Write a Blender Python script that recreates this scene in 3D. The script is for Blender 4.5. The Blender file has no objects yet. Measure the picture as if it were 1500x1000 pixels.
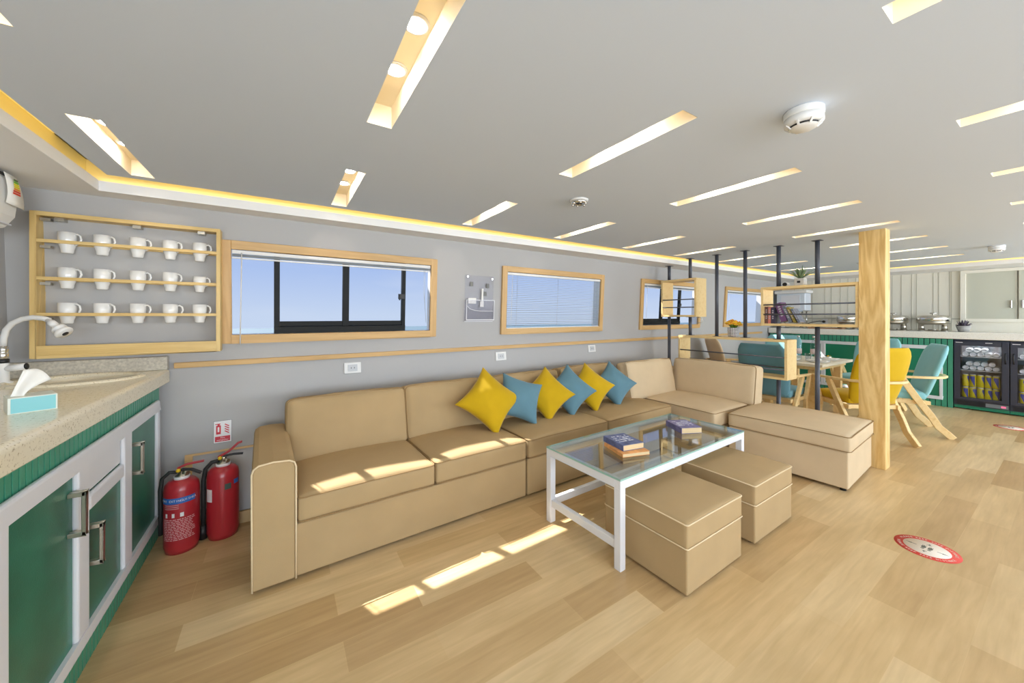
import bpy, bmesh, math, random
from mathutils import Vector, Matrix, Euler
random.seed(7)
S = bpy.context.scene
C = S.collection
PI = math.pi

# ------------------------------------------------------------------ camera, sky, sun, lights, exposure
EYE = 1.35
HEAD = math.radians(32.3)
cd = bpy.data.cameras.new('camera')
cam = bpy.data.objects.new('camera', cd); C.objects.link(cam)
cam.location = (0, 0, EYE)
cam.rotation_euler = (PI/2, 0, -HEAD)
cd.sensor_width = 36; cd.lens = 530/1500*36
cd.shift_y = -37/1500
cd.clip_start = 0.05; cd.clip_end = 6000
S.camera = cam
S.view_settings.view_transform = 'Standard'
S.view_settings.look = 'None'
S.view_settings.gamma = 1
S.view_settings.exposure = 0.2
S.view_settings.use_curve_mapping = False
S.cycles.use_denoising = True
S.cycles.max_bounces = 10
S.cycles.diffuse_bounces = 6
S.cycles.transparent_max_bounces = 24
S.cycles.caustics_reflective = False
S.cycles.caustics_refractive = False
S.cycles.sample_clamp_indirect = 6

w = bpy.data.worlds.new('sky'); S.world = w; w.use_nodes = True
nt = w.node_tree; nt.nodes.clear()
wo = nt.nodes.new('ShaderNodeOutputWorld'); bg = nt.nodes.new('ShaderNodeBackground')
tc = nt.nodes.new('ShaderNodeTexCoord'); sx = nt.nodes.new('ShaderNodeSeparateXYZ'); rp = nt.nodes.new('ShaderNodeValToRGB')
nz = nt.nodes.new('ShaderNodeTexNoise'); mx = nt.nodes.new('ShaderNodeMixRGB'); mp = nt.nodes.new('ShaderNodeMapping')
mp.inputs['Scale'].default_value = (1.5, 1.5, 7); nz.inputs['Scale'].default_value = 1.6; nz.inputs['Detail'].default_value = 4
crp = nt.nodes.new('ShaderNodeValToRGB')
crp.color_ramp.elements[0].position = 0.48; crp.color_ramp.elements[0].color = (0, 0, 0, 1)
crp.color_ramp.elements[1].position = 0.8; crp.color_ramp.elements[1].color = (0.35, 0.35, 0.35, 1)
e = rp.color_ramp.elements
e[0].position = 0.0; e[0].color = (0.62, 0.73, 0.93, 1)
e[1].position = 0.30; e[1].color = (0.30, 0.46, 0.86, 1)
n1 = rp.color_ramp.elements.new(0.12); n1.color = (0.44, 0.58, 0.91, 1)
n2 = rp.color_ramp.elements.new(0.8); n2.color = (0.30, 0.45, 0.85, 1)
mx.inputs[2].default_value = (0.85, 0.89, 0.96, 1)
nt.links.new(tc.outputs['Generated'], sx.inputs[0]); nt.links.new(sx.outputs['Z'], rp.inputs[0])
nt.links.new(tc.outputs['Generated'], mp.inputs[0]); nt.links.new(mp.outputs[0], nz.inputs['Vector'])
nt.links.new(nz.outputs[0], crp.inputs[0]); nt.links.new(crp.outputs[0], mx.inputs[0])
nt.links.new(rp.outputs[0], mx.inputs[1]); nt.links.new(mx.outputs[0], bg.inputs[0])
nt.links.new(bg.outputs[0], wo.inputs[0])
bg.inputs[1].default_value = 0.82

sd = bpy.data.lights.new('sun', 'SUN'); so = bpy.data.objects.new('sun', sd); C.objects.link(so)
sd.energy = 13; sd.angle = math.radians(0.6); sd.color = (1.0, 0.97, 0.92)
so.rotation_euler = Vector((0.365, -0.82, -1.0)).to_track_quat('-Z', 'Y').to_euler()
so.location = (-2, 8, 8)

def area_light(name, loc, direction, sx_, sy_, watts, col):
    l = bpy.data.lights.new(name, 'AREA'); l.shape = 'RECTANGLE'; l.size = sx_; l.size_y = sy_; l.energy = watts; l.color = col
    o = bpy.data.objects.new(name, l); C.objects.link(o); o.location = loc
    o.rotation_euler = Vector(direction).to_track_quat('-Z', 'Y').to_euler()
    return o
# added fill lights in the unseen opposite window openings, standing in for daylight
FILL_COL = (0.84, 0.92, 1.0)
for x_, wt_ in ((0.0, 84), (2.6, 62), (5.2, 82), (7.8, 125)):
    area_light('fill_light', (x_, -3.28, 1.40), (0, 1, 0.45), 2.0, 1.15, wt_, FILL_COL)
area_light('fill_light', (-1.20, -1.6, 1.25), (1, 0.25, 0.35), 1.6, 1.9, 62, FILL_COL)  # added fill from the left; this wall has no window

# ------------------------------------------------------------------ materials
def lin(c):
    return tuple(((v/255)/12.92 if v/255 <= 0.04045 else ((v/255+0.055)/1.055)**2.4) for v in c)
MATS = {}
def mat(name, rgb, rough=0.6, metal=0.0, emit=0.0, ecol=None, noise=0.0, nscale=8, bump=0.0, bscale=200, spec=0.5, sheen=0.0, alpha=None, trans=0.0, coat=0.0, stretch=None):
    m = bpy.data.materials.new(name); m.use_nodes = True; t = m.node_tree; b = t.nodes['Principled BSDF']
    c = lin(rgb); b.inputs['Base Color'].default_value = (*c, 1); b.inputs['Roughness'].default_value = rough
    b.inputs['Metallic'].default_value = metal; b.inputs['Specular IOR Level'].default_value = spec
    if sheen: b.inputs['Sheen Weight'].default_value = sheen; b.inputs['Sheen Roughness'].default_value = 0.4
    if coat: b.inputs['Coat Weight'].default_value = coat
    if trans: b.inputs['Transmission Weight'].default_value = trans
    if emit:
        b.inputs['Emission Color'].default_value = (*lin(ecol or rgb), 1); b.inputs['Emission Strength'].default_value = emit
    if noise or bump:
        co = t.nodes.new('ShaderNodeTexCoord'); mp = t.nodes.new('ShaderNodeMapping')
        t.links.new(co.outputs['Object'], mp.inputs[0])
        if stretch: mp.inputs['Scale'].default_value = stretch
    if noise:
        n = t.nodes.new('ShaderNodeTexNoise'); n.inputs['Scale'].default_value = nscale; n.inputs['Detail'].default_value = 5
        r = t.nodes.new('ShaderNodeValToRGB'); lo = tuple(v*(1-noise) for v in c); hi = tuple(min(1, v*(1+noise)) for v in c)
        r.color_ramp.elements[0].color = (*lo, 1); r.color_ramp.elements[1].color = (*hi, 1)
        r.color_ramp.elements[0].position = 0.3; r.color_ramp.elements[1].position = 0.7
        t.links.new(mp.outputs[0], n.inputs['Vector']); t.links.new(n.outputs[0], r.inputs[0]); t.links.new(r.outputs[0], b.inputs['Base Color'])
    if bump:
        n2 = t.nodes.new('ShaderNodeTexNoise'); n2.inputs['Scale'].default_value = bscale; n2.inputs['Detail'].default_value = 3
        bp = t.nodes.new('ShaderNodeBump'); bp.inputs['Strength'].default_value = bump; bp.inputs['Distance'].default_value = 0.002
        t.links.new(mp.outputs[0], n2.inputs['Vector']); t.links.new(n2.outputs[0], bp.inputs['Height']); t.links.new(bp.outputs[0], b.inputs['Normal'])
    MATS[name] = m
    return m

def glassmat(name, tint, refl=0.08, rough=0.0, fres=True):
    m = bpy.data.materials.new(name); m.use_nodes = True; t = m.node_tree; t.nodes.clear()
    o = t.nodes.new('ShaderNodeOutputMaterial'); mi = t.nodes.new('ShaderNodeMixShader'); tr = t.nodes.new('ShaderNodeBsdfTransparent'); g = t.nodes.new('ShaderNodeBsdfGlossy')
    tr.inputs[0].default_value = (*tint, 1); g.inputs['Roughness'].default_value = rough
    if fres:
        f = t.nodes.new('ShaderNodeLayerWeight'); f.inputs[0].default_value = 0.5
        p5 = t.nodes.new('ShaderNodeMath'); p5.operation = 'POWER'; p5.inputs[1].default_value = 3.2
        ma = t.nodes.new('ShaderNodeMath'); ma.operation = 'MULTIPLY_ADD'; ma.inputs[1].default_value = 0.9; ma.inputs[2].default_value = 0.035
        t.links.new(f.outputs['Facing'], p5.inputs[0]); t.links.new(p5.outputs[0], ma.inputs[0]); t.links.new(ma.outputs[0], mi.inputs[0])
    else: mi.inputs[0].default_value = refl
    t.links.new(tr.outputs[0], mi.inputs[1]); t.links.new(g.outputs[0], mi.inputs[2]); t.links.new(mi.outputs[0], o.inputs[0])
    MATS[name] = m
    return m

def woodmat(name, a, b_, rough=0.45, scale=(2.0, 22, 22), ring=6, axis='X'):
    m = bpy.data.materials.new(name); m.use_nodes = True; t = m.node_tree; b = t.nodes['Principled BSDF']
    b.inputs['Roughness'].default_value = rough
    co = t.nodes.new('ShaderNodeTexCoord'); mp = t.nodes.new('ShaderNodeMapping'); n = t.nodes.new('ShaderNodeTexNoise'); r = t.nodes.new('ShaderNodeValToRGB')
    sc = {'X': scale, 'Y': (scale[1], scale[0], scale[2]), 'Z': (scale[1], scale[2], scale[0])}[axis]
    mp.inputs['Scale'].default_value = sc
    n.inputs['Scale'].default_value = 1.0; n.inputs['Detail'].default_value = 6; n.inputs['Distortion'].default_value = 0.6
    mm = t.nodes.new('ShaderNodeMath'); mm.operation = 'MULTIPLY'; mm.inputs[1].default_value = ring
    fr = t.nodes.new('ShaderNodeMath'); fr.operation = 'PINGPONG'; fr.inputs[1].default_value = 1.0
    t.links.new(co.outputs['Object'], mp.inputs[0]); t.links.new(mp.outputs[0], n.inputs['Vector'])
    t.links.new(n.outputs[0], mm.inputs[0]); t.links.new(mm.outputs[0], fr.inputs[0]); t.links.new(fr.outputs[0], r.inputs[0])
    r.color_ramp.elements[0].color = (*lin(a), 1); r.color_ramp.elements[1].color = (*lin(b_), 1)
    t.links.new(r.outputs[0], b.inputs['Base Color'])
    MATS[name] = m
    return m

M_ceil = mat('ceiling_paint', (208, 217, 230), 0.65)
M_wall = mat('wall_paint', (178, 177, 176), 0.6)
M_soff = mat('soffit_paint', (242, 242, 243), 0.5)
M_slot = mat('slot_lining', (253, 242, 218), 0.6)
M_lamp = mat('lamp_lens', (255, 250, 235), 0.4, emit=125, ecol=(255, 243, 226))
M_ledstrip = mat('led_strip', (255, 225, 130), 0.5, emit=4.2, ecol=(255, 230, 160))
M_cove = mat('cove_lining', (252, 240, 190), 0.6)
M_casing = woodmat('casing_beech', (214, 176, 118), (202, 162, 104), 0.45, (1.5, 30, 30), 5)
M_casingZ = woodmat('casing_beech_upright', (214, 176, 118), (202, 162, 104), 0.45, (1.5, 30, 30), 5, 'Z')
M_pine = woodmat('rack_pine', (226, 196, 130), (214, 180, 112), 0.45, (1.5, 30, 30), 5)
M_pineZ = woodmat('rack_pine_upright', (226, 196, 130), (214, 180, 112), 0.45, (1.5, 30, 30), 5, 'Z')
M_ash = woodmat('post_ash', (236, 204, 140), (212, 172, 104), 0.5, (0.8, 6, 6), 17, 'Z')
M_shelfY = woodmat('shelf_ply', (236, 208, 150), (226, 192, 130), 0.5, (1.2, 18, 18), 4, 'Y')
M_chairwood = woodmat('chair_ash', (234, 206, 150), (220, 186, 124), 0.5, (2, 18, 18), 4)
M_blackmetal = mat('blue_black_metal', (84, 88, 98), 0.45, 0.2)
M_blackframe = mat('black_aluminium', (12, 14, 13), 0.5, spec=0.25)
M_white = mat('white_lacquer', (224, 225, 230), 0.35)
M_whiteplastic = mat('white_plastic', (232, 231, 228), 0.4)
M_ceramic = mat('white_ceramic', (240, 240, 238), 0.15, coat=0.4)
M_chrome = mat('chrome', (215, 213, 208), 0.12, 1.0)
M_brushed = mat('brushed_steel', (196, 190, 176), 0.32, 1.0)
M_tan = mat('tan_canvas', (175, 150, 111), 0.9, noise=0.04, nscale=5, bump=0.35, bscale=420, spec=0.2)
M_tan2 = mat('sand_canvas', (208, 187, 154), 0.9, noise=0.04, nscale=5, bump=0.35, bscale=420, spec=0.2)
M_pipe = mat('tan_piping', (150, 122, 82), 0.9)
M_pipe_l = mat('light_piping', (222, 202, 166), 0.9)
M_yellow = mat('mustard_velvet', (192, 156, 18), 0.85, noise=0.06, nscale=6, sheen=0.3, spec=0.2)
M_teal = mat('steel_blue_velvet', (94, 130, 144), 0.85, noise=0.06, nscale=6, sheen=0.3, spec=0.2)
M_chteal = mat('teal_upholstery', (108, 156, 170), 0.85, sheen=0.2, spec=0.2, noise=0.03)
M_chteal2 = mat('aqua_upholstery', (134, 188, 194), 0.85, sheen=0.2, spec=0.2, noise=0.03)
M_chyellow = mat('mustard_upholstery', (202, 166, 22), 0.8, sheen=0.2, spec=0.2, noise=0.03)
M_chbeige = mat('beige_upholstery', (216, 192, 158), 0.85, sheen=0.2, spec=0.2, noise=0.03)
M_green = mat('green_gloss_slats', (62, 144, 116), 0.3, noise=0.08, nscale=3)
M_greenflat = mat('green_panel', (30, 122, 92), 0.3, noise=0.08, nscale=2)
M_gapshade = mat('slat_gap_shade', (8, 18, 15), 0.9)  # near-black body colour, puts the shade between the slats into the paint
M_red = mat('extinguisher_red', (176, 42, 52), 0.32, coat=0.25)
M_redsign = mat('sign_red', (206, 30, 52), 0.5)
M_whitesign = mat('sign_white', (238, 236, 236), 0.5)
M_black = mat('black_plastic', (28, 28, 30), 0.45)
M_rubber = mat('black_rubber', (38, 40, 40), 0.6)
M_bluelabel = mat('blue_label', (52, 110, 190), 0.4)
M_palelabel = mat('pale_print', (226, 178, 180), 0.5)
M_greenlabel = mat('green_label', (70, 90, 84), 0.5)
M_gold = mat('yellow_pin', (228, 190, 30), 0.4)
M_paper = mat('paper', (240, 238, 232), 0.8)
M_pages = mat('book_pages', (222, 196, 150), 0.8, noise=0.08, nscale=4, stretch=(1, 1, 120))
M_bookblue = mat('book_cover_blue', (92, 104, 148), 0.4, noise=0.35, nscale=26)
M_bookviolet = mat('book_cover_violet', (116, 112, 160), 0.4, noise=0.3, nscale=26)
M_bookorange = mat('book_cover_orange', (226, 160, 96), 0.4, noise=0.2, nscale=30)
M_bookpurple = mat('book_purple', (112, 72, 116), 0.5)
M_bookgrey = mat('book_grey', (120, 126, 140), 0.5, noise=0.3, nscale=40)
M_bookbrown = mat('book_brown', (120, 84, 76), 0.5, noise=0.3, nscale=50)
M_booksalmon = mat('book_salmon', (222, 138, 120), 0.5)
M_bookolive = mat('book_olive', (158, 140, 60), 0.5, noise=0.3, nscale=40)
M_bookdark = mat('book_dark', (66, 60, 84), 0.5)
M_print = mat('cover_print', (226, 228, 238), 0.5)
M_spine = mat('spine_print', (186, 180, 188), 0.5)
M_tealbox = mat('tissue_box_teal', (132, 200, 206), 0.5)
M_tissuebox = mat('tissue_box_white', (222, 226, 216), 0.5)
M_splash = mat('backsplash_granite', (196, 190, 176), 0.3, noise=0.2, nscale=90)
M_beige = mat('beige_panelling', (232, 228, 214), 0.5, noise=0.015, nscale=4)
M_beigeline = mat('panel_groove', (196, 193, 178), 0.6)
M_cabglass = mat('frosted_cabinet_glass', (196, 197, 182), 0.22, coat=0.3)
M_fridge = mat('fridge_black', (50, 52, 66), 0.35)
M_fridgein = mat('fridge_lining', (196, 196, 200), 0.5)
M_canwhite = mat('can_end_silver', (240, 240, 238), 0.3, 0.0)
M_canyellow = mat('can_yellow', (232, 214, 24), 0.3)
M_canblue = mat('can_blue', (70, 78, 170), 0.3)
M_cangrey = mat('can_grey', (176, 184, 196), 0.3)
M_pink = mat('display_pink', (240, 110, 150), 0.5, emit=0.5)
M_leaf = mat('agave_leaf', (122, 144, 104), 0.5, noise=0.15, nscale=30)
M_leaf2 = mat('green_leaf', (108, 140, 40), 0.5)
M_succ = mat('succulent_dark', (88, 78, 92), 0.5)
M_flower = mat('orange_flower', (238, 160, 56), 0.7)
M_floweryel = mat('yellow_flower', (240, 206, 40), 0.6)
M_concrete = mat('pot_concrete', (206, 202, 194), 0.8, noise=0.05, nscale=20)
M_woodlight = mat('light_wood_top', (232, 222, 200), 0.4, noise=0.03, nscale=6)
M_sticker = mat('sticker_red', (206, 66, 52), 0.75)
M_stickerw = mat('sticker_white', (228, 216, 200), 0.45)
M_stickerd = mat('sticker_dark', (90, 92, 82), 0.5)
M_napkin = mat('napkin_dark', (86, 72, 66), 0.8)
M_clearplastic = mat('translucent_plastic', (226, 234, 244), 0.25, trans=0.1)
M_base = mat('tan_baseboard', (206, 176, 128), 0.5, noise=0.06, nscale=6)
M_blocker = mat('sun_blocker_paint', (230, 230, 230), 0.6)  # for the added slab that blocks the sun outside
M_energy = {k: mat('label_'+k, v, 0.6) for k, v in dict(green=(120, 190, 60), yellow=(236, 226, 40), orange=(240, 160, 40), red=(222, 70, 36), dark=(110, 130, 80)).items()}
M_winglass = glassmat('window_glass', (0.98, 0.99, 1.0), 0.0, 0.0, False)
M_tableglass = glassmat('table_glass', (0.93, 0.97, 0.955))
M_edgeglass = mat('glass_edge_green', (150, 190, 178), 0.1, spec=0.8)
M_bottle = glassmat('clear_bottle', (0.86, 0.9, 0.93))
M_acrylic = glassmat('clear_acrylic', (0.93, 0.93, 0.95), 0.004, 0.1, False)
M_acrylicedge = mat('acrylic_edge', (232, 232, 236), 0.2)
M_fridgeglass = glassmat('fridge_glass', (0.88, 0.89, 0.92))

# frosted cabinet door: green with a soft reflection
M_frost = mat('frosted_green_glass', (34, 110, 88), 0.34, noise=0.25, nscale=5, coat=0.12, bump=0.3, bscale=300, spec=0.6)

# terrazzo counter
def terrazzo(name='terrazzo_counter', lo=(186, 172, 142), hi=(238, 229, 204), p=0.42):
    m = mat(name, hi, 0.18, spec=0.6); t = m.node_tree; b = t.nodes['Principled BSDF']
    co = t.nodes.new('ShaderNodeTexCoord'); v = t.nodes.new('ShaderNodeTexNoise'); r = t.nodes.new('ShaderNodeValToRGB'); v.inputs['Scale'].default_value = 130; v.inputs['Detail'].default_value = 4
    r.color_ramp.elements[0].position = 0.30; r.color_ramp.elements[0].color = (*lin(lo), 1)
    r.color_ramp.elements[1].position = p; r.color_ramp.elements[1].color = (*lin(hi), 1)
    t.links.new(co.outputs['Object'], v.inputs['Vector']); t.links.new(v.outputs[0], r.inputs[0]); t.links.new(r.outputs[0], b.inputs['Base Color'])
    return m
M_terrazzo = terrazzo()
M_barstone = terrazzo('bar_stone', (214, 208, 196), (238, 235, 226), 0.45)

def floormat():
    m = bpy.data.materials.new('oak_plank_floor'); m.use_nodes = True; t = m.node_tree; b = t.nodes['Principled BSDF']
    L = t.links.new
    co = t.nodes.new('ShaderNodeTexCoord'); mp = t.nodes.new('ShaderNodeMapping'); mp.inputs['Location'].default_value = (0.37, 0.06, 0)
    br = t.nodes.new('ShaderNodeTexBrick'); br.offset = 0.37; br.offset_frequency = 2
    br.inputs['Color1'].default_value = (0.0, 0.0, 0.0, 1); br.inputs['Color2'].default_value = (1, 1, 1, 1); br.inputs['Mortar'].default_value = (0.5, 0.5, 0.5, 1)
    br.inputs['Scale'].default_value = 1.0; br.inputs['Mortar Size'].default_value = 0.0008; br.inputs['Brick Width'].default_value = 0.92; br.inputs['Row Height'].default_value = 0.155
    br.inputs['Bias'].default_value = 0.0
    L(co.outputs['Object'], mp.inputs[0]); L(mp.outputs[0], br.inputs['Vector'])
    r = t.nodes.new('ShaderNodeValToRGB'); el = r.color_ramp.elements
    el[0].position = 0; el[0].color = (*lin((184, 153, 108)), 1); el[1].position = 1; el[1].color = (*lin((216, 192, 150)), 1)
    k = el.new(0.5); k.color = (*lin((206, 178, 132)), 1)
    L(br.outputs['Color'], r.inputs[0])
    mp2 = t.nodes.new('ShaderNodeMapping'); mp2.inputs['Scale'].default_value = (2.2, 26, 1); n = t.nodes.new('ShaderNodeTexNoise'); n.inputs['Scale'].default_value = 1.5; n.inputs['Detail'].default_value = 7; n.inputs['Distortion'].default_value = 0.4
    L(co.outputs['Object'], mp2.inputs[0]); L(mp2.outputs[0], n.inputs['Vector'])
    g = t.nodes.new('ShaderNodeValToRGB'); g.color_ramp.elements[0].position = 0.25; g.color_ramp.elements[0].color = (0.87, 0.85, 0.81, 1); g.color_ramp.elements[1].position = 0.7; g.color_ramp.elements[1].color = (1.05, 1.05, 1.05, 1)
    L(n.outputs[0], g.inputs[0])
    n3 = t.nodes.new('ShaderNodeTexNoise'); n3.inputs['Scale'].default_value = 1.0; n3.inputs['Detail'].default_value = 4; mp3 = t.nodes.new('ShaderNodeMapping'); mp3.inputs['Scale'].default_value = (1.6, 6, 1)
    L(co.outputs['Object'], mp3.inputs[0]); L(mp3.outputs[0], n3.inputs['Vector'])
    g3 = t.nodes.new('ShaderNodeValToRGB'); g3.color_ramp.elements[0].position = 0.3; g3.color_ramp.elements[0].color = (0.88, 0.86, 0.82, 1); g3.color_ramp.elements[1].position = 0.7; g3.color_ramp.elements[1].color = (1.06, 1.06, 1.07, 1)
    L(n3.outputs[0], g3.inputs[0])
    m1 = t.nodes.new('ShaderNodeMixRGB'); m1.blend_type = 'MULTIPLY'; m1.inputs[0].default_value = 1
    m2 = t.nodes.new('ShaderNodeMixRGB'); m2.blend_type = 'MULTIPLY'; m2.inputs[0].default_value = 1
    L(r.outputs[0], m1.inputs[1]); L(g.outputs[0], m1.inputs[2]); L(m1.outputs[0], m2.inputs[1]); L(g3.outputs[0], m2.inputs[2]); L(m2.outputs[0], b.inputs['Base Color'])
    b.inputs['Roughness'].default_value = 0.34; b.inputs['Specular IOR Level'].default_value = 0.45
    bp = t.nodes.new('ShaderNodeBump'); bp.inputs['Strength'].default_value = 0.08; bp.inputs['Distance'].default_value = 0.002; L(n.outputs[0], bp.inputs['Height']); L(bp.outputs[0], b.inputs['Normal'])
    return m
M_floor = floormat()

def seamat():
    m = mat('sea_water', (66, 88, 100), 0.7, spec=0.2); t = m.node_tree; b = t.nodes['Principled BSDF']
    n = t.nodes.new('ShaderNodeTexNoise'); n.inputs['Scale'].default_value = 0.6; bp = t.nodes.new('ShaderNodeBump'); bp.inputs['Strength'].default_value = 0.5
    co = t.nodes.new('ShaderNodeTexCoord'); t.links.new(co.outputs['Object'], n.inputs['Vector']); t.links.new(n.outputs[0], bp.inputs['Height']); t.links.new(bp.outputs[0], b.inputs['Normal'])
    return m
M_sea = seamat()

# ------------------------------------------------------------------ mesh helpers
class MB:
    def __init__(s): s.bm = bmesh.new()
    def add(s, vs, fs, mi=0, smooth=False, M=None):
        bv = [s.bm.verts.new(M @ Vector(v) if M else v) for v in vs]
        out = []
        for f in fs:
            try:
                fc = s.bm.faces.new([bv[i] for i in f]); fc.material_index = mi; fc.smooth = smooth; out.append(fc)
            except ValueError: pass
        return out
    def box(s, x0, x1, y0, y1, z0, z1, mi=0, M=None):
        v = [(x0,y0,z0),(x1,y0,z0),(x1,y1,z0),(x0,y1,z0),(x0,y0,z1),(x1,y0,z1),(x1,y1,z1),(x0,y1,z1)]
        s.add(v, [(3,2,1,0),(4,5,6,7),(0,1,5,4),(1,2,6,5),(2,3,7,6),(3,0,4,7)], mi, False, M); return s
    def quad(s, a, b, c, d, mi=0, M=None): s.add([a,b,c,d], [(0,1,2,3)], mi, False, M); return s
    def cyl(s, p0, p1, r0, r1=None, n=16, mi=0, caps=True, smooth=True, M=None):
        r1 = r0 if r1 is None else r1; p0 = Vector(p0); p1 = Vector(p1); d = (p1-p0).normalized()
        a = d.orthogonal().normalized(); b = d.cross(a)
        vs = [tuple(p0+r0*(math.cos(2*PI*i/n)*a+math.sin(2*PI*i/n)*b)) for i in range(n)] + [tuple(p1+r1*(math.cos(2*PI*i/n)*a+math.sin(2*PI*i/n)*b)) for i in range(n)]
        s.add(vs, [(i, (i+1)%n, n+(i+1)%n, n+i) for i in range(n)], mi, smooth, M)
        if caps:
            s.add(vs[:n], [tuple(reversed(range(n)))], mi, False, M); s.add(vs[n:], [tuple(range(n))], mi, False, M)
        return s
    def lathe(s, prof, n=24, mi=0, M=None, smooth=True, cx=0, cy=0):
        vs = []; 
        for r, z in prof:
            for i in range(n): a = 2*PI*i/n; vs.append((cx+r*math.cos(a), cy+r*math.sin(a), z))
        fs = []
        for k in range(len(prof)-1):
            for i in range(n): j = (i+1) % n; fs.append((k*n+i, k*n+j, (k+1)*n+j, (k+1)*n+i))
        if prof[0][0] > 1e-5: fs.append(tuple(reversed(range(n))))
        if prof[-1][0] > 1e-5: fs.append(tuple((len(prof)-1)*n+i for i in range(n)))
        s.add(vs, fs, mi, smooth, M); return s
    def tube(s, path, r, n=8, mi=0, closed=False, M=None, smooth=True):
        P = [Vector(p) for p in path]; m = len(P); rings = []; prev = None
        rr = r if isinstance(r, (list, tuple)) else [r]*m
        vs = []
        for k in range(m):
            d = (P[(k+1) % m]-P[k-1]) if closed else (P[min(k+1, m-1)]-P[max(k-1, 0)])
            d.normalize()
            a = (prev - d*prev.dot(d)) if prev is not None else d.orthogonal()
            if a.length < 1e-6: a = d.orthogonal()
            a.normalize(); prev = a; b = d.cross(a)
            for i in range(n): t = 2*PI*i/n; vs.append(tuple(P[k]+rr[k]*(math.cos(t)*a+math.sin(t)*b)))
        fs = []
        for k in range(m if closed else m-1):
            k2 = (k+1) % m
            for i in range(n): j = (i+1) % n; fs.append((k*n+i, k*n+j, k2*n+j, k2*n+i))
        if not closed: fs += [tuple(reversed(range(n))), tuple((m-1)*n+i for i in range(n))]
        s.add(vs, fs, mi, smooth, M); return s
    def sweep(s, path, w_, h_, mi=0, up=(0, 0, 1), M=None):
        P = [Vector(p) for p in path]; m = len(P); up = Vector(up); vs = []
        for k in range(m):
            d = (P[min(k+1, m-1)]-P[max(k-1, 0)]).normalized(); sd_ = d.cross(up).normalized(); u = sd_.cross(d)
            for a, b in ((-1,-1),(1,-1),(1,1),(-1,1)): vs.append(tuple(P[k]+sd_*a*w_/2+u*b*h_/2))
        fs = []
        for k in range(m-1):
            for i in range(4): j = (i+1) % 4; fs.append((k*4+i, k*4+j, (k+1)*4+j, (k+1)*4+i))
        fs += [(3,2,1,0), tuple((m-1)*4+i for i in range(4))]
        s.add(vs, fs, mi, False, M); return s
    def prism(s, poly, z0, z1, mi=0, M=None):
        n = len(poly); vs = [(x, y, z0) for x, y in poly]+[(x, y, z1) for x, y in poly]
        s.add(vs, [tuple(reversed(range(n))), tuple(range(n, 2*n))]+[(i, (i+1)%n, n+(i+1)%n, n+i) for i in range(n)], mi, False, M); return s
    def sphere(s, c, r, mi=0, n=12, sc=(1,1,1), M=None):
        prof = [(max(1e-6, math.sin(PI*k/n)), -math.cos(PI*k/n)) for k in range(n+1)]
        T = Matrix.Translation(c) @ Matrix.Diagonal((r*sc[0], r*sc[1], r*sc[2], 1))
        s.lathe(prof, n*2 if n < 10 else 20, mi, (M @ T) if M else T); return s
    def text(s, txt, size, M, mi=0, align='CENTER', depth=0.0004):
        c = bpy.data.curves.new('t', 'FONT'); c.body = txt; c.size = size; c.align_x = align; c.align_y = 'CENTER'; c.extrude = depth; c.resolution_u = 2
        o = bpy.data.objects.new('t', c); C.objects.link(o)
        me = bpy.data.meshes.new_from_object(o)
        n0 = len(s.bm.verts); f0 = len(s.bm.faces)
        me.transform(M); s.bm.from_mesh(me); s.bm.faces.ensure_lookup_table()
        for f in list(s.bm.faces)[f0:]: f.material_index = mi
        bpy.data.objects.remove(o); bpy.data.meshes.remove(me); bpy.data.curves.remove(c)
        return s

def build(mb, name, mats, parent=None, bevel=0.0, world=False, segs=2, weld=True, loc=None):
    if weld: bmesh.ops.remove_doubles(mb.bm, verts=mb.bm.verts, dist=1e-5)
    bmesh.ops.recalc_face_normals(mb.bm, faces=mb.bm.faces)
    me = bpy.data.meshes.new(name); mb.bm.to_mesh(me); mb.bm.free()
    for m in (mats if isinstance(mats, (list, tuple)) else [mats]): me.materials.append(m)
    o = bpy.data.objects.new(name, me); C.objects.link(o)
    if parent is not None:
        o.parent = parent
        if world: o.matrix_parent_inverse = MW(parent).inverted()
    if loc: o.location = loc
    if bevel:
        b = o.modifiers.new('bevel', 'BEVEL'); b.width = bevel; b.segments = segs; b.limit_method = 'ANGLE'; b.angle_limit = 0.7; b.harden_normals = False
    return o
def MW(o):
    m = Matrix.LocRotScale(o.location, o.rotation_euler, o.scale)
    if o.parent: m = MW(o.parent) @ o.matrix_parent_inverse @ m
    return m
def tag(o, label=None, cat=None, group=None, kind=None):
    if label: o['label'] = label
    if cat: o['category'] = cat
    if group: o['group'] = group
    if kind: o['kind'] = kind
    return o
def thing(name, label, cat, loc=(0,0,0), rot=(0,0,0), group=None, kind=None):
    o = bpy.data.objects.new(name, None); C.objects.link(o); o.location = loc
    o.rotation_euler = (0, 0, rot) if not isinstance(rot, (tuple, list, Euler)) else rot
    o.empty_display_size = 0.1
    return tag(o, label, cat, group, kind)
def kids(o): return [c for c in bpy.data.objects if c.parent == o]
def copy_tree(o, parent=None, tree=None):
    c = o.copy(); C.objects.link(c)
    if parent is not None: c.parent = parent
    for ch in kids(o): copy_tree(ch, c)
    return c
def dup(root, loc, rot=None, label=None, group=None):
    c = copy_tree(root); c.location = loc
    if rot is not None: c.rotation_euler = (0, 0, rot) if not isinstance(rot, (tuple, list, Euler)) else rot
    if label: c['label'] = label
    if group: c['group'] = group
    return c
def struct(mb, name, mats, parent=None, **k):
    o = build(mb, name, mats, parent, **k)
    if parent is None: o['kind'] = 'structure'
    return o
def remat(root, old, new):
    for o in [root]+kids(root)+[g for c in kids(root) for g in kids(c)]:
        if o.type == 'MESH' and old.name in [m.name for m in o.data.materials]:
            o.data = o.data.copy()
            for i, m in enumerate(o.data.materials):
                if m == old: o.data.materials[i] = new
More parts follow.
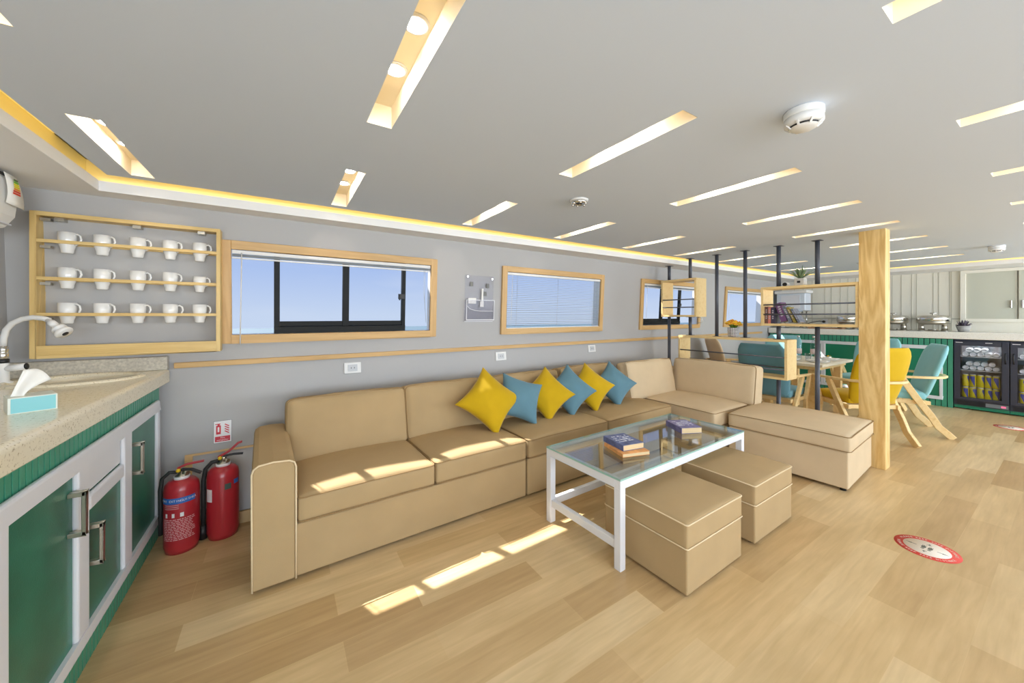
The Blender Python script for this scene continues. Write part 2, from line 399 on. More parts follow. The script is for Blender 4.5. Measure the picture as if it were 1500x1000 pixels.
ORD = ['first', 'second', 'third', 'fourth', 'fifth', 'sixth', 'seventh', 'eighth', 'ninth', 'tenth']

# ship's side wall: slightly turned, lower part flaring, upper part leaning in
WA = 0.031; WY = 3.19; LEAN = 0.055
MWALL = Matrix.Translation((0, WY, 0)) @ Matrix.Rotation(WA, 4, 'Z')
MUP = MWALL @ Matrix.Translation((0, 0, 1.0)) @ Matrix.Rotation(LEAN, 4, 'X') @ Matrix.Translation((0, 0, -1.0))
LOWF = 0.12
MLOW = MWALL @ Matrix.Translation((0, 0, 1.0)) @ Matrix.Rotation(-LOWF, 4, 'X') @ Matrix.Translation((0, 0, -1.0))
def mount(name, label, cat, lx, lz, group=None, up=True, out=0.0, kind=None):
    M = (MUP if up else MLOW) @ Matrix.Translation((lx, -out, lz))
    return thing(name, label, cat, M.to_translation(), M.to_euler(), group, kind)

# ------------------------------------------------------------------ structure
CZ = 2.12
XL, XR, YN, YS = -1.27, 8.92, 3.75, -3.35
mb = MB(); mb.quad((XL-0.2, YS-0.1, 0), (XR+0.1, YS-0.1, 0), (XR+0.1, YN, 0), (XL-0.2, YN, 0)); mb.box(XL-0.2, XR+0.1, YS-0.1, YN, -0.1, -0.002)
struct(mb, 'floor', M_floor)

slots = []
cols = [-0.655, 0.328, 1.31, 2.285, 3.265, 4.22, 5.2, 6.17, 7.15]
for c in cols: slots.append((c, 2.07, 2.78, 'A', c))
for c in cols: slots.append((c, 0.80, 1.525, 'B', c))
for c in cols[2:]: slots.append((c, -0.45, 0.27, 'C', c))
CX0, CX1, CY0, CY1 = -0.80, 8.14, -2.95, 2.83
xs = sorted({CX0, CX1} | {round(c-0.048, 4) for c in cols} | {round(c+0.048, 4) for c in cols})
ys = sorted({CY0, CY1, 2.07, 2.78, 0.80, 1.525, -0.45, 0.27})
def in_slot(x, y): return any(abs(x-c) < 0.048 and y0 < y < y1 for c, y0, y1, _, _ in slots)
mb = MB()
for i in range(len(xs)-1):
    for j in range(len(ys)-1):
        x, y = (xs[i]+xs[i+1])/2, (ys[j]+ys[j+1])/2
        if not in_slot(x, y): mb.quad((xs[i], ys[j], CZ), (xs[i], ys[j+1], CZ), (xs[i+1], ys[j+1], CZ), (xs[i+1], ys[j], CZ))
# edge of ceiling board and the roof slab above
mb.box(XL-0.2, XR+0.15, YS-0.15, 3.46, 2.36, 2.42)
for a, b, c2, d in ((CX0, CX1, CY1, CY1+0.012), (CX0-0.012, CX0, CY0, CY1+0.012), (CX1, CX1+0.012, CY0, CY1+0.012)): mb.box(a, b, c2, d, CZ, CZ+0.02)
struct(mb, 'ceiling', M_ceil)
# cove: lip board, soffit, lit back of cavity
LX0, LX1, LY1 = -0.875, 8.22, 2.955
mb = MB()
mb.box(LX0-0.014, LX1+0.014, LY1, LY1+0.014, 2.055, 2.112)
mb.box(LX0-0.014, LX0, CY0, LY1, 2.055, 2.112)
mb.box(LX1, LX1+0.014, CY0, LY1, 2.055, 2.112)
mb.quad((LX0, LY1, 2.056), (LX1, LY1, 2.056), (XR+0.05, 3.44, 2.056), (XL-0.1, 3.16, 2.056))
mb.quad((LX0, CY0, 2.056), (LX0, LY1, 2.056), (XL-0.1, 3.16, 2.056), (XL-0.1, CY0, 2.056))
mb.quad((LX1, CY0, 2.056), (LX1, LY1, 2.056), (XR+0.05, 3.44, 2.056), (XR+0.05, CY0, 2.056))
struct(mb, 'trim_1', M_soff)
mb = MB()
o_ = 0.07
mb.quad((LX0-o_, LY1+o_, 2.056), (LX1+o_, LY1+o_, 2.056), (LX1+o_, LY1+o_, 2.24), (LX0-o_, LY1+o_, 2.24))
mb.quad((LX0-o_, CY0, 2.056), (LX0-o_, LY1+o_, 2.056), (LX0-o_, LY1+o_, 2.24), (LX0-o_, CY0, 2.24))
mb.quad((LX1+o_, CY0, 2.056), (LX1+o_, LY1+o_, 2.056), (LX1+o_, LY1+o_, 2.24), (LX1+o_, CY0, 2.24))
mb.quad((LX0-o_, CY1-0.15, 2.24), (LX1+o_, CY1-0.15, 2.24), (LX1+o_, LY1+o_, 2.24), (LX0-o_, LY1+o_, 2.24))
mb.quad((LX0-o_, CY0, 2.24), (CX0+0.15, CY0, 2.24), (CX0+0.15, LY1+o_, 2.24), (LX0-o_, LY1+o_, 2.24))
mb.quad((LX1+o_, CY0, 2.24), (CX1-0.15, CY0, 2.24), (CX1-0.15, LY1+o_, 2.24), (LX1+o_, LY1+o_, 2.24))
struct(mb, 'trim_2', M_cove)
mb = MB()
mb.box(LX0, LX1, LY1+0.018, LY1+0.028, 2.080, 2.092)
mb.box(LX0-0.028, LX0-0.018, CY0, LY1, 2.080, 2.092)
mb.box(LX1+0.018, LX1+0.028, CY0, LY1, 2.080, 2.092)
tag(build(mb, 'led_strip', M_ledstrip), 'warm yellow light strip hidden in the cove around the ceiling edge', 'led strip')

# walls
W = [(-0.362, 1.19), (1.90, 3.42), (4.17, 5.72), (6.50, 8.05)]
OZ0, OZ1 = 1.222, 1.812; CW = 0.058
wx_ = [-1.5] + [v for a, b in W for v in (a+CW, b-CW)] + [9.4]
mb = MB()
for i in range(len(wx_)-1):
    x0, x1 = wx_[i], wx_[i+1]
    if i % 2 == 0: mb.quad((x0, 0, 1.0), (x1, 0, 1.0), (x1, 0, 2.2), (x0, 0, 2.2), 0, MUP)
    else:
        mb.quad((x0, 0, 1.0), (x1, 0, 1.0), (x1, 0, OZ0), (x0, 0, OZ0), 0, MUP)
        mb.quad((x0, 0, OZ1), (x1, 0, OZ1), (x1, 0, 2.2), (x0, 0, 2.2), 0, MUP)
        D = 0.06 if i == 1 else 0.10
        mb.quad((x0, 0, OZ0), (x0, D, OZ0), (x0, D, OZ1), (x0, 0, OZ1), 1, MUP); mb.quad((x1, 0, OZ0), (x1, D, OZ0), (x1, D, OZ1), (x1, 0, OZ1), 1, MUP)
        mb.quad((x0, 0, OZ0), (x1, 0, OZ0), (x1, D, OZ0), (x0, D, OZ0), 1, MUP); mb.quad((x0, 0, OZ1), (x1, 0, OZ1), (x1, D, OZ1), (x0, D, OZ1), 1, MUP)
mb.quad((-1.5, 0, -0.02), (9.4, 0, -0.02), (9.4, 0, 1.0), (-1.5, 0, 1.0), 0, MLOW)
struct(mb, 'wall_left', [M_wall, M_white])
mb = MB(); mb.box(XL-0.08, XL, YS, 3.5, 0, 2.3); struct(mb, 'wall_front', M_wall)
mb = MB(); mb.box(XR, XR+0.06, YS, 3.8, 0, 2.3)
struct(mb, 'wall_back', M_beige)
mb = MB()
for gy in (1.779, 1.669, 1.547, 1.492, 1.31, 1.252, 1.138, 1.121, 1.026, 1.90, 2.02, 2.10, 2.25, 2.36, 2.47, 2.60, 2.70, 2.9, 3.05, 3.2): mb.box(XR-0.004, XR, gy-0.004, gy+0.004, 1.12, 2.055)
mb.box(XR-0.012, XR, -1.5, 3.4, 1.30, 1.318)
struct(mb, 'trim_3', M_beigeline)
# opposite side wall with its window openings
mb = MB()
ox = [XL] + [v for c in (0.0, 2.6, 5.2, 7.8) for v in (c-1.0, c+1.0)] + [XR]
for i in range(len(ox)-1):
    a, b = ox[i], ox[i+1]
    if i % 2 == 0: mb.box(a, b, YS, YS+0.06, 0, 2.3)
    else: mb.box(a, b, YS, YS+0.06, 0, 0.82); mb.box(a, b, YS, YS+0.06, 1.98, 2.3)
struct(mb, 'wall_right', M_wall)
# chair rail on ship side wall
mb = MB(); mb.box(-0.60, 8.05, -0.022, 0, 1.012, 1.048, 0, MUP)
struct(mb, 'trim_4', M_casing, bevel=0.003)
# boxed ledge low on the wall behind the sofa, with wood edging and base strip
mb = MB(); mb.add([(-0.51, 2.955, 0), (-0.51, 3.13, 0), (-0.51, 3.13, 0.452), (-0.51, 3.095, 0.452), (3.3, 2.955, 0), (3.3, 3.13, 0), (3.3, 3.13, 0.452), (3.3, 3.095, 0.452)], [(0, 1, 2, 3), (4, 7, 6, 5), (0, 3, 7, 4), (3, 2, 6, 7)])
struct(mb, 'trim_5', M_wall)
SLP = Matrix.Translation((0, 2.955, 0)) @ Matrix.Rotation(-math.atan2(0.14, 0.452), 4, 'X'); mb = MB(); mb.box(-0.535, 3.3, -0.008, 0.004, 0.462, 0.476, 0, SLP); mb.box(-0.535, -0.495, -0.008, 0.002, 0.06, 0.462, 0, SLP)
struct(mb, 'trim_6', M_casing)
mb = MB(); mb.box(-0.515, 3.3, 2.940, 2.956, 0.0, 0.075)
struct(mb, 'baseboard_left', M_base)

# windows
def window(n, a, b, kind):
    dd = -0.04 if n == 1 else 0.0
    MUP = globals()['MUP'] @ Matrix.Translation((0, 0, 0))
    MG = MUP @ Matrix.Translation((0, dd, 0))
    mb = MB(); z0, z1 = OZ0-CW, OZ1+CW; t = 0.026
    mb.box(a, a+CW, -t, 0.0, z0, z1, 1, MUP); mb.box(b-CW, b, -t, 0.0, z0, z1, 1, MUP)
    mb.box(a+CW, b-CW, -t, 0.0, z0, OZ0, 0, MUP); mb.box(a+CW, b-CW, -t, 0.0, OZ1, z1, 0, MUP)
    root = struct(mb, 'window_%d' % n, [M_casing, M_casingZ], bevel=0.003)
    mb = MB(); mb.box(a+CW-0.02, b-CW+0.02, 0.098, 0.102, OZ0-0.02, OZ1+0.02, 0, MG); build(mb, 'pane', M_winglass, root)
    if kind == 'slide':
        c = (a+b)/2 + (0.013 if n == 1 else -0.17); h = 0.485
        x0, x1 = c-h, c+h; mb = MB()
        mb.box(x0, x0+0.036, 0.05, 0.09, OZ0+0.005, OZ1-0.01, 0, MG); mb.box(x1-0.030, x1, 0.05, 0.09, OZ0+0.005, OZ1-0.01, 0, MG)
        mb.box(x0, x1, 0.045, 0.095, OZ0+0.002, OZ0+0.05, 0, MG); mb.box(x0+0.02, x1, 0.058, 0.09, OZ0+0.052, OZ0+0.088, 0, MG)
        mb.box(x0, x1, 0.05, 0.09, OZ1-0.014, OZ1-0.001, 0, MG)
        build(mb, 'sliding_frame', M_blackframe, root, bevel=0.002)
        mb = MB(); mb.box(c-0.022, c+0.025, 0.052, 0.086, OZ0+0.05, OZ1-0.03, 0, MG); build(mb, 'meeting_stile', M_blackframe, root, bevel=0.002)
        mb = MB(); mb.box(x1-0.065, x1-0.012, 0.03, 0.052, 1.50, 1.545, 0, MG); mb.box(x1-0.06, x1-0.052, 0.025, 0.05, 1.49, 1.545, 0, MG)
        build(mb, 'latch', M_black, root, bevel=0.002)
    return root
window(1, *W[0], 'slide'); window(2, *W[1], 'plain'); window(3, *W[2], 'slide'); window(4, *W[3], 'plain')

# blinds
M_slat = mat('blind_slat', (176, 182, 186), 0.5)
def blind(i, label, closed):
    a, b = W[i][0]+CW+0.004, W[i][1]-CW-0.004
    r = mount('venetian_blind', label, 'blind', (a+b)/2, OZ1, 'venetian blinds in the side windows'); h = (b-a)/2
    mb = MB(); mb.box(-h, h, -0.012, 0.014, -0.028, -0.004); build(mb, 'head_rail', M_whiteplastic, r, bevel=0.002)
    mb = MB()
    if closed:
        n = 27; top = -0.036; step = 0.0202
        for k in range(n):
            z = top-k*step
            R = Matrix.Translation((0, 0, z)) @ Matrix.Rotation(0.14, 4, 'X')
            mb.box(-h, h, -0.011, 0.011, -0.0006, 0.0006, 0, R)
        zb = top-n*step
    else:
        for k in range(8): mb.box(-h, h, -0.011, 0.011, -0.032-k*0.0022, -0.031-k*0.0022)
        zb = -0.052
    build(mb, 'slats', M_slat, r)
    mb = MB(); mb.box(-h, h, -0.012, 0.012, zb-0.010, zb); build(mb, 'bottom_rail', M_whiteplastic, r, bevel=0.001)
    mb = MB(); x = -h+0.055
    L = 0.66 if i == 0 else 0.5
    mb.tube([(x, -0.03, -0.02), (x-0.004, -0.036, -L*0.5), (x-0.010, -0.04, -L)], 0.0035 if i == 0 else 0.002)
    build(mb, 'wand', M_whiteplastic, r)
    mb = MB(); mb.tube([(h-0.05, -0.016, -0.03), (h-0.052, -0.018, -0.3), (h-0.035, -0.018, -0.52)], 0.0014, 5); build(mb, 'cord', M_slat, r)
    mb = MB(); mb.tube([(h-0.062, -0.016, -0.03), (h-0.06, -0.018, -0.25), (h-0.035, -0.018, -0.5)], 0.0014, 5); build(mb, 'cord', M_slat, r)
    if closed:
        for x in (-h+0.13, 0, h-0.13):
            mb = MB(); mb.tube([(x, -0.012, -0.03), (x, -0.012, zb)], 0.0013, 5); build(mb, 'ladder_cord', M_slat, r)
blind(0, 'white venetian blind drawn fully up in the large window beside the mug rack', False)
blind(1, 'white venetian blind let down in the second window from the mug rack', True)
blind(2, 'white venetian blind drawn up in the window behind the small high shelf box', False)
blind(3, 'white venetian blind drawn up in the window behind the flower pot', False)

# outside: sea, and an added unseen slab that cuts the sun to a band
mb = MB(); s_ = 2600
def seaz(x, y): return -4.0-(0.0014*x+0.0257*y)
mb.quad((-s_, 4.6, seaz(-s_, 4.6)), (s_*2, 4.6, seaz(2*s_, 4.6)), (s_*2, s_*1.4, seaz(2*s_, s_*1.4)), (-s_, s_*1.4, seaz(-s_, s_*1.4)))
o = build(mb, 'sea', M_sea); tag(o, 'calm pale blue sea outside the side windows', 'sea', kind='structure')
mb = MB(); mb.box(-3, 10, 0.860, 2.1, 2.60, 2.625, 0, MWALL); mb.box(1.45, 3.5, 0.29, 0.860, 2.60, 2.625, 0, MWALL); struct(mb, 'sun_blocker', M_blocker)  # both pieces added out of view to shape the sun patch

# ------------------------------------------------------------------ recessed slot lights
ROW = {'A': 'row nearest the side windows', 'B': 'middle row', 'C': 'row on the right'}
def slot_light(y0, y1):
    L = y1-y0; r = thing('ceiling_light', '', 'ceiling light', (0, 0, CZ)); h = 0.048; D = 0.088; hl = L/2
    mb = MB()
    mb.quad((-h, -hl, 0), (-h, hl, 0), (-h, hl, D), (-h, -hl, D)); mb.quad((h, -hl, 0), (h, hl, 0), (h, hl, D), (h, -hl, D))
    mb.quad((-h, -hl, 0), (h, -hl, 0), (h, -hl, D), (-h, -hl, D)); mb.quad((-h, hl, 0), (h, hl, 0), (h, hl, D), (-h, hl, D))
    mb.quad((-h, -hl, D), (h, -hl, D), (h, hl, D), (-h, hl, D))
    build(mb, 'housing', M_slot, r)
    for y in (-0.115, 0.115):
        mb = MB(); T = Matrix.Translation((0, y, D))
        mb.lathe([(0.025, -0.002), (0.029, -0.006), (0.037, -0.007), (0.041, -0.004), (0.042, 0.0)], 28, 0, T)
        sp = build(mb, 'spotlight', M_brushed if False else M_white, r)
        mb = MB(); mb.lathe([(0.0001, -0.012), (0.015, -0.0115), (0.022, -0.009), (0.0255, -0.005)], 24, 0, T); build(mb, 'lens', M_lamp, sp)
    return r
base = slot_light(0, 0.72)
first = True
for c, y0, y1, row, cx in slots:
    cy = (y0+y1)/2; k = cols.index(cx) + 1
    if row == 'C': lab = 'recessed slot light in the ceiling, right-hand row, %s from the near end' % ORD[k-3]
    elif row == 'B': lab = 'recessed slot light in the ceiling, middle row, %s from the left end' % ORD[k-1]
    else: lab = 'recessed slot light in the ceiling, row nearest the windows, %s from the left end' % ORD[k-1]
    o = base if first else dup(base, (0, 0, 0)); first = False
    o.location = (c, cy, CZ); o['label'] = lab; o['group'] = 'recessed ceiling slot lights'

# ------------------------------------------------------------------ ceiling devices
def smoke(loc, r_, label, name='smoke_detector'):
    o = thing(name, label, 'smoke detector', loc); s = r_/0.055
    mb = MB(); mb.lathe([(0.0001, 0), (0.052*s, 0), (0.055*s, -0.004*s), (0.055*s, -0.020*s), (0.053*s, -0.024*s)], 32); build(mb, 'base', M_whiteplastic, o)
    mb = MB(); mb.lathe([(0.053*s, -0.024*s), (0.054*s, -0.044*s), (0.044*s, -0.050*s)], 32); build(mb, 'body', M_whiteplastic, o)
    mb = MB(); mb.lathe([(0.040*s, -0.044*s), (0.040*s, -0.056*s)], 32, 1); mb.lathe([(0.0001, -0.062*s), (0.030*s, -0.062*s), (0.040*s, -0.056*s)], 32, 0)
    for k in range(8):
        a = k*PI/4; mb.sweep([(0.052*s*math.cos(a), 0.052*s*math.sin(a), -0.045*s), (0.038*s*math.cos(a), 0.038*s*math.sin(a), -0.058*s)], 0.006*s, 0.004*s)
    build(mb, 'sensor_cage', [M_whiteplastic, M_black], o)
    return o
smoke((1.648, 0.562, CZ), 0.062, 'large round white smoke detector in the middle of the ceiling')
o = thing('ceiling_sensor', 'flat round chrome ceiling sensor between two slot lights above the pillows', 'sensor', (1.658, 1.792, CZ))
mb = MB(); mb.lathe([(0.0001, 0), (0.062, 0), (0.060, -0.008), (0.034, -0.012)], 32); build(mb, 'flange', M_whiteplastic, o)
mb = MB(); mb.lathe([(0.050, -0.008), (0.055, -0.020), (0.044, -0.028), (0.022, -0.026), (0.020, -0.012)], 32)
for k in range(6): a = k*PI/3; mb.sphere((0.044*math.cos(a), 0.044*math.sin(a), -0.026), 0.009, 0, 6)
build(mb, 'cage', M_chrome, o)
mb = MB(); mb.lathe([(0.0001, -0.024), (0.019, -0.024), (0.019, -0.012)], 20); build(mb, 'sensor_eye', M_black, o)
smoke((6.604, 0.513, CZ), 0.06, 'small white smoke detector on the ceiling far right, before the fridges')
o = thing('ceiling_sensor', 'small pale ceiling sensor left of the wooden post, far back', 'sensor', (7.06, 1.70, CZ))
mb = MB(); mb.lathe([(0.0001, 0), (0.07, 0), (0.068, -0.008), (0.03, -0.014)], 24); build(mb, 'flange', M_whiteplastic, o)
mb = MB(); mb.lathe([(0.03, -0.012), (0.028, -0.03), (0.0001, -0.034)], 20); build(mb, 'sensor_eye', M_brushed, o)

# ------------------------------------------------------------------ left kitchenette
KX = -0.645
cab = thing('base_cabinet', 'green slatted base cabinet with white framed frosted doors under the left counter', 'cabinet', (-0.95, 2.0, 0))
mb = MB(); mb.box(-1.265, KX-0.012, 0.9, 3.05, 0.0, 0.925); build(mb, 'body', M_gapshade, cab, world=True)
mb = MB(); y = 0.9
while y < 3.04:
    y1 = min(y+0.0265, 3.055); mb.box(KX-0.012, KX, y, y1, 0.0, 0.925); y += 0.0325
build(mb, 'slatted_front', M_green, cab, world=True, bevel=0.001)
def rail(mb, y0, y1, z0, z1, d=0.022): mb.box(KX, KX+d, y0, y1, z0, z1)
mb = MB(); fy0, fy1, fz0, fz1 = 1.500, 2.965, 0.115, 0.850
rail(mb, fy0, fy1, fz1-0.052, fz1); rail(mb, fy0, fy1, fz0, fz0+0.055); rail(mb, fy0, fy0+0.052, fz0+0.055, fz1-0.052); rail(mb, fy1-0.05, fy1, fz0+0.055, fz1-0.052)
rail(mb, 1.935, 2.03, fz0+0.055, fz1-0.052); rail(mb, 2.385, 2.49, fz0+0.055, fz1-0.052); rail(mb, 2.03, 2.385, 0.605, 0.668)
build(mb, 'frame', M_white, cab, world=True, bevel=0.012, segs=3)
mb = MB(); mb.box(KX, KX+0.008, 2.035, 2.380, 0.673, 0.793)
build(mb, 'drawer', M_white, cab, world=True, bevel=0.002)
for (a, b, z0, z1, hy, hz) in ((1.55, 1.935, 0.17, 0.798, 1.905, 0.65), (2.03, 2.385, 0.17, 0.605, 2.052, 0.468), (2.49, 2.915, 0.17, 0.798, 2.530, 0.64)):
    mb = MB(); mb.box(KX, KX+0.007, a, b, z0, z1); d = build(mb, 'door', M_frost, cab, world=True)
    mb = MB(); X0 = KX+0.007
    mb.box(X0, X0+0.045, hy-0.011, hy+0.011, hz+0.062, hz+0.078); mb.box(X0, X0+0.045, hy-0.011, hy+0.011, hz-0.078, hz-0.062); mb.box(X0+0.034, X0+0.045, hy-0.011, hy+0.011, hz-0.078, hz+0.078)
    hnd = build(mb, 'handle', M_brushed, d, bevel=0.002)
# countertop with sink hole
SX, SY, SRX, SRY = -0.93, 2.865, 0.235, 0.195
top = thing('countertop', 'cream terrazzo countertop with round sink at the left edge', 'countertop', (-0.95, 2.0, 0.925))
mb = MB(); x0, x1, y0, y1, zt, zb = -1.265, -0.638, 0.9, 3.145, 1.010, 0.926
N = 48; hy0, hy1 = SY-0.24, 3.145
mb.box(x0, x1, y0, hy0, zb, zt)
inner = [(SX+SRX*math.cos(2*PI*i/N), SY+SRY*math.sin(2*PI*i/N)) for i in range(N)]
def edge_pt(a):
    c, s = math.cos(a), math.sin(a); t = 1e9
    if c > 1e-9: t = min(t, (x1-SX)/c)
    if c < -1e-9: t = min(t, (x0-SX)/c)
    if s > 1e-9: t = min(t, (hy1-SY)/s)
    if s < -1e-9: t = min(t, (hy0-SY)/s)
    return (SX+c*t, SY+s*t)
angs = sorted([2*PI*i/N for i in range(N)] + [math.atan2(yy-SY, xx-SX) % (2*PI) for xx in (x0, x1) for yy in (hy0, hy1)])
for z in (zt, zb):
    for i in range(len(angs)):
        a, b = angs[i], angs[(i+1) % len(angs)]
        pa = (SX+SRX*math.cos(a), SY+SRY*math.sin(a), z); pb = (SX+SRX*math.cos(b), SY+SRY*math.sin(b), z)
        mb.quad(pa, (*edge_pt(a), z), (*edge_pt(b), z), pb)
mb.quad((x0, hy1, zb), (x1, hy1, zb), (x1, hy1, zt), (x0, hy1, zt))
pf = [(x1, zt)]+[(x1+0.020*math.sin(k*PI/12), zt-0.020+0.020*math.cos(k*PI/12)) for k in range(1, 7)]+[(x1+0.020, zb+0.006), (x1+0.014, zb), (x1, zb)]
mb.add([(x, y0, z) for x, z in pf]+[(x, hy1, z) for x, z in pf], [(k, k+1, len(pf)+k+1, len(pf)+k) for k in range(len(pf)-1)]+[tuple(range(len(pf))), tuple(range(2*len(pf)-1, len(pf)-1, -1))], 0)
build(mb, 'slab', M_terrazzo, top, world=True)
mb = MB(); mb.box(-1.265, -0.622, 3.105, 3.15, 1.010, 1.095); build(mb, 'backsplash', M_splash, top, world=True, bevel=0.004)
mb = MB(); prof = []
for k in range(9): t = PI*k/8; prof.append((1.0+0.16*(k/8), 1.010+0.022*math.sin(t)))
pr = [(0.35, 0.86), (0.75, 0.875), (0.95, 0.93), (0.99, 0.985)]
T = Matrix.Translation((SX, SY, 0)) @ Matrix.Diagonal((SRX, SRY, 1, 1))
mb.lathe([(1.0, 0.97)]+[(0.97+0.17*k/8, 1.008+0.013*math.sin(PI*k/8)) for k in range(9)], 48, 0, T)
rim = build(mb, 'sink_rim', M_terrazzo, top, world=True)
mb = MB(); mb.lathe([(0.0001, 0.855)]+pr, 48, 0, T); build(mb, 'sink_bowl', M_brushed, top, world=True)

fa = thing('faucet', 'white flexible tap with round spray head standing at the sink', 'tap', (-1.19, 2.90, 1.01))
mb = MB(); mb.lathe([(0.032, 0), (0.034, 0.008), (0.022, 0.014), (0.021, 0.10), (0.018, 0.11)], 20); build(mb, 'base', M_whiteplastic, fa)
mb = MB(); mb.cyl((0, 0, 0.075), (0.085, -0.02, 0.085), 0.015, 0.017, 14); mb.cyl((0.085, -0.02, 0.085), (0.09, -0.021, 0.0855), 0.017, 0.006, 14, 1); build(mb, 'valve_handle', [M_whiteplastic, M_black], fa)
mb = MB(); mb.lathe([(0.021, 0.105), (0.021, 0.125)], 16, 1); mb.lathe([(0.017, 0.125), (0.019, 0.128), (0.019, 0.155), (0.016, 0.16), (0.018, 0.165), (0.018, 0.185), (0.013, 0.19)], 16); build(mb, 'collar', [M_chrome, M_black], fa)
mb = MB(); mb.tube([(0, 0, 0.185), (0.003, 0, 0.23), (0.012, -0.003, 0.272), (0.035, -0.01, 0.305), (0.07, -0.02, 0.326), (0.11, -0.03, 0.334), (0.15, -0.04, 0.328), (0.17, -0.045, 0.318)], 0.0125, 12); build(mb, 'hose', M_whiteplastic, fa)
mb = MB(); hx = Matrix.Translation((0.163, -0.045, 0.322)) @ Euler((math.radians(18), math.radians(135), 0)).to_matrix().to_4x4() @ Matrix.Diagonal((1.25, 1.25, 0.95, 1))
mb.lathe([(0.009, 0), (0.009, 0.018), (0.013, 0.02), (0.013, 0.045), (0.010, 0.047), (0.010, 0.06), (0.022, 0.066), (0.024, 0.078), (0.018, 0.082), (0.026, 0.094), (0.029, 0.105), (0.026, 0.112), (0.0001, 0.114)], 24, 0, hx)
mb.lathe([(0.0001, 0.1155), (0.010, 0.1155), (0.010, 0.112)], 16, 1, hx)
build(mb, 'spray_head', [M_whiteplastic, M_black], fa)

tb = thing('tissue_box', 'small tissue box with teal side on the left counter', 'tissue box', (-0.80, 1.975, 1.010), math.atan2(0.048, 0.097))
mb = MB(); mb.box(0, 0.108, 0.001, 0.115, 0, 0.056); mb.box(0.006, 0.104, 0.0, 0.001, 0.003, 0.053, 1); build(mb, 'box', [M_tissuebox, M_tealbox], tb, bevel=0.0015)
mb = MB(); vs = []; n = 12
for i in range(n):
    u = i/(n-1)
    for j in range(n):
        v = j/(n-1)
        lx, lz = 0.007+0.031*v, 0.050+0.096*v; rx, rz = 0.037+0.061*v*v, 0.050+0.056*v
        vs.append((lx+(rx-lx)*u, 0.050+0.010*math.sin(u*5)*(0.4+v)+0.012*v-0.010*u, lz+(rz-lz)*u+0.022*v*math.sin(PI*u)*(0.4+u)))
mb.add(vs, [(i*n+j, (i+1)*n+j, (i+1)*n+j+1, i*n+j+1) for i in range(n-1) for j in range(n-1)], 0, True)
build(mb, 'tissue', M_paper, tb).modifiers.new('solid', 'SOLIDIFY').thickness = 0.0012

# air conditioner on the left wall
ac = thing('air_conditioner', 'white wall air conditioner unit with an energy label at top left', 'air conditioner', (-1.265, 2.45, 1.78))
mb = MB(); prof = [(-1.265, 2.035), (-1.15, 2.035), (-1.125, 2.01), (-1.12, 1.92), (-1.128, 1.84), (-1.16, 1.785), (-1.265, 1.76)]
n = len(prof); vs = [(x, 2.03, z) for x, z in prof]+[(x, 2.85, z) for x, z in prof]
mb.add(vs, [tuple(reversed(range(n))), tuple(range(n, 2*n))]+[(i, (i+1)%n, n+(i+1)%n, n+i) for i in range(n)])
body = build(mb, 'body', M_whiteplastic, ac, world=True, bevel=0.01, segs=3)
mb = MB(); mb.box(-1.16, -1.13, 2.06, 2.82, 1.795, 1.80); build(mb, 'louver', M_white, ac, world=True)
mb = MB(); mb.box(-1.265, -1.16, 2.35, 2.93, 2.037, 2.054); build(mb, 'gap_shadow', M_rubber, ac, world=True)  # dark strip standing in for the shade above the unit
mb = MB(); vs = []
for j in range(7):
    v = j/6
    for u in (0, 1): vs.append((-1.118+0.012*math.sin(v*2.5)+0.010*u*v, 2.73+0.095*u-0.0*v+0.02*v*u, 2.035-0.145*v-0.008*u*v))
mb.add(vs, [(2*j, 2*j+1, 2*j+3, 2*j+2) for j in range(6)], 0, True)
lb = build(mb, 'energy_label', M_paper, ac, world=True); lb.modifiers.new('solid', 'SOLIDIFY').thickness = 0.0008
mb = MB()
for k, (cn, wd) in enumerate((('dark', .030), ('green', .034), ('yellow', .038), ('yellow', .040), ('orange', .044), ('red', .052), ('red', .056))):
    z = 2.018-0.0115*k; xx = -1.1165+0.012*math.sin((2.035-z)/0.145*2.5)+0.004
    mb.box(xx, xx+0.0012, 2.815-wd, 2.815, z-0.0085, z, ['dark', 'green', 'yellow', 'orange', 'red'].index(cn))
mb.box(-1.110, -1.109, 2.738, 2.752, 1.975, 1.982, 4)
build(mb, 'printed_bars', [M_energy[k] for k in ('dark', 'green', 'yellow', 'orange', 'red')], lb)

# ------------------------------------------------------------------ mug rack
RX0, RX1, RZ0, RZ1, RF = -1.157, -0.350, 1.120, 1.922, 3.035
rk = thing('mug_rack', 'pale wooden mug rack with three shelves on the wall left of the windows', 'rack', (RX0, RF, RZ0))
RB = 3.128
mb = MB(); mb.box(RX0, RX0+0.024, RF, RB, RZ0, RZ1, 1); mb.box(RX1-0.020, RX1, RF, RB, RZ0, RZ1, 1); mb.box(RX0+0.024, RX1-0.02, RF, RB, RZ1-0.022, RZ1); mb.box(RX0+0.024, RX1-0.02, RF, RB, RZ0, RZ0+0.016)
build(mb, 'frame', [M_pine, M_pineZ], rk, world=True, bevel=0.002)
mb = MB(); mb.box(RX0+0.024, RX1-0.020, RF+0.002, RF+0.016, RZ0+0.016, RZ0+0.068); build(mb, 'apron', M_pine, rk, world=True, bevel=0.001)
SHZ = (1.764, 1.558, 1.360)
for z in SHZ:
    mb = MB(); mb.box(RX0+0.024, RX1-0.02, RF+0.002, RF+0.014, z-0.009, z+0.009); mb.box(RX0+0.024, RX1-0.02, RB-0.012, RB, z-0.009, z+0.009)
    build(mb, 'shelf_rail', M_pine, rk, world=True, bevel=0.001)
for x in (-1.06, -0.75, -0.45):
    mb = MB(); mb.box(x-0.018, x+0.018, RF+0.03, RF+0.08, RZ1-0.040, RZ1-0.022); build(mb, 'metal_bracket', M_brushed, rk, world=True)
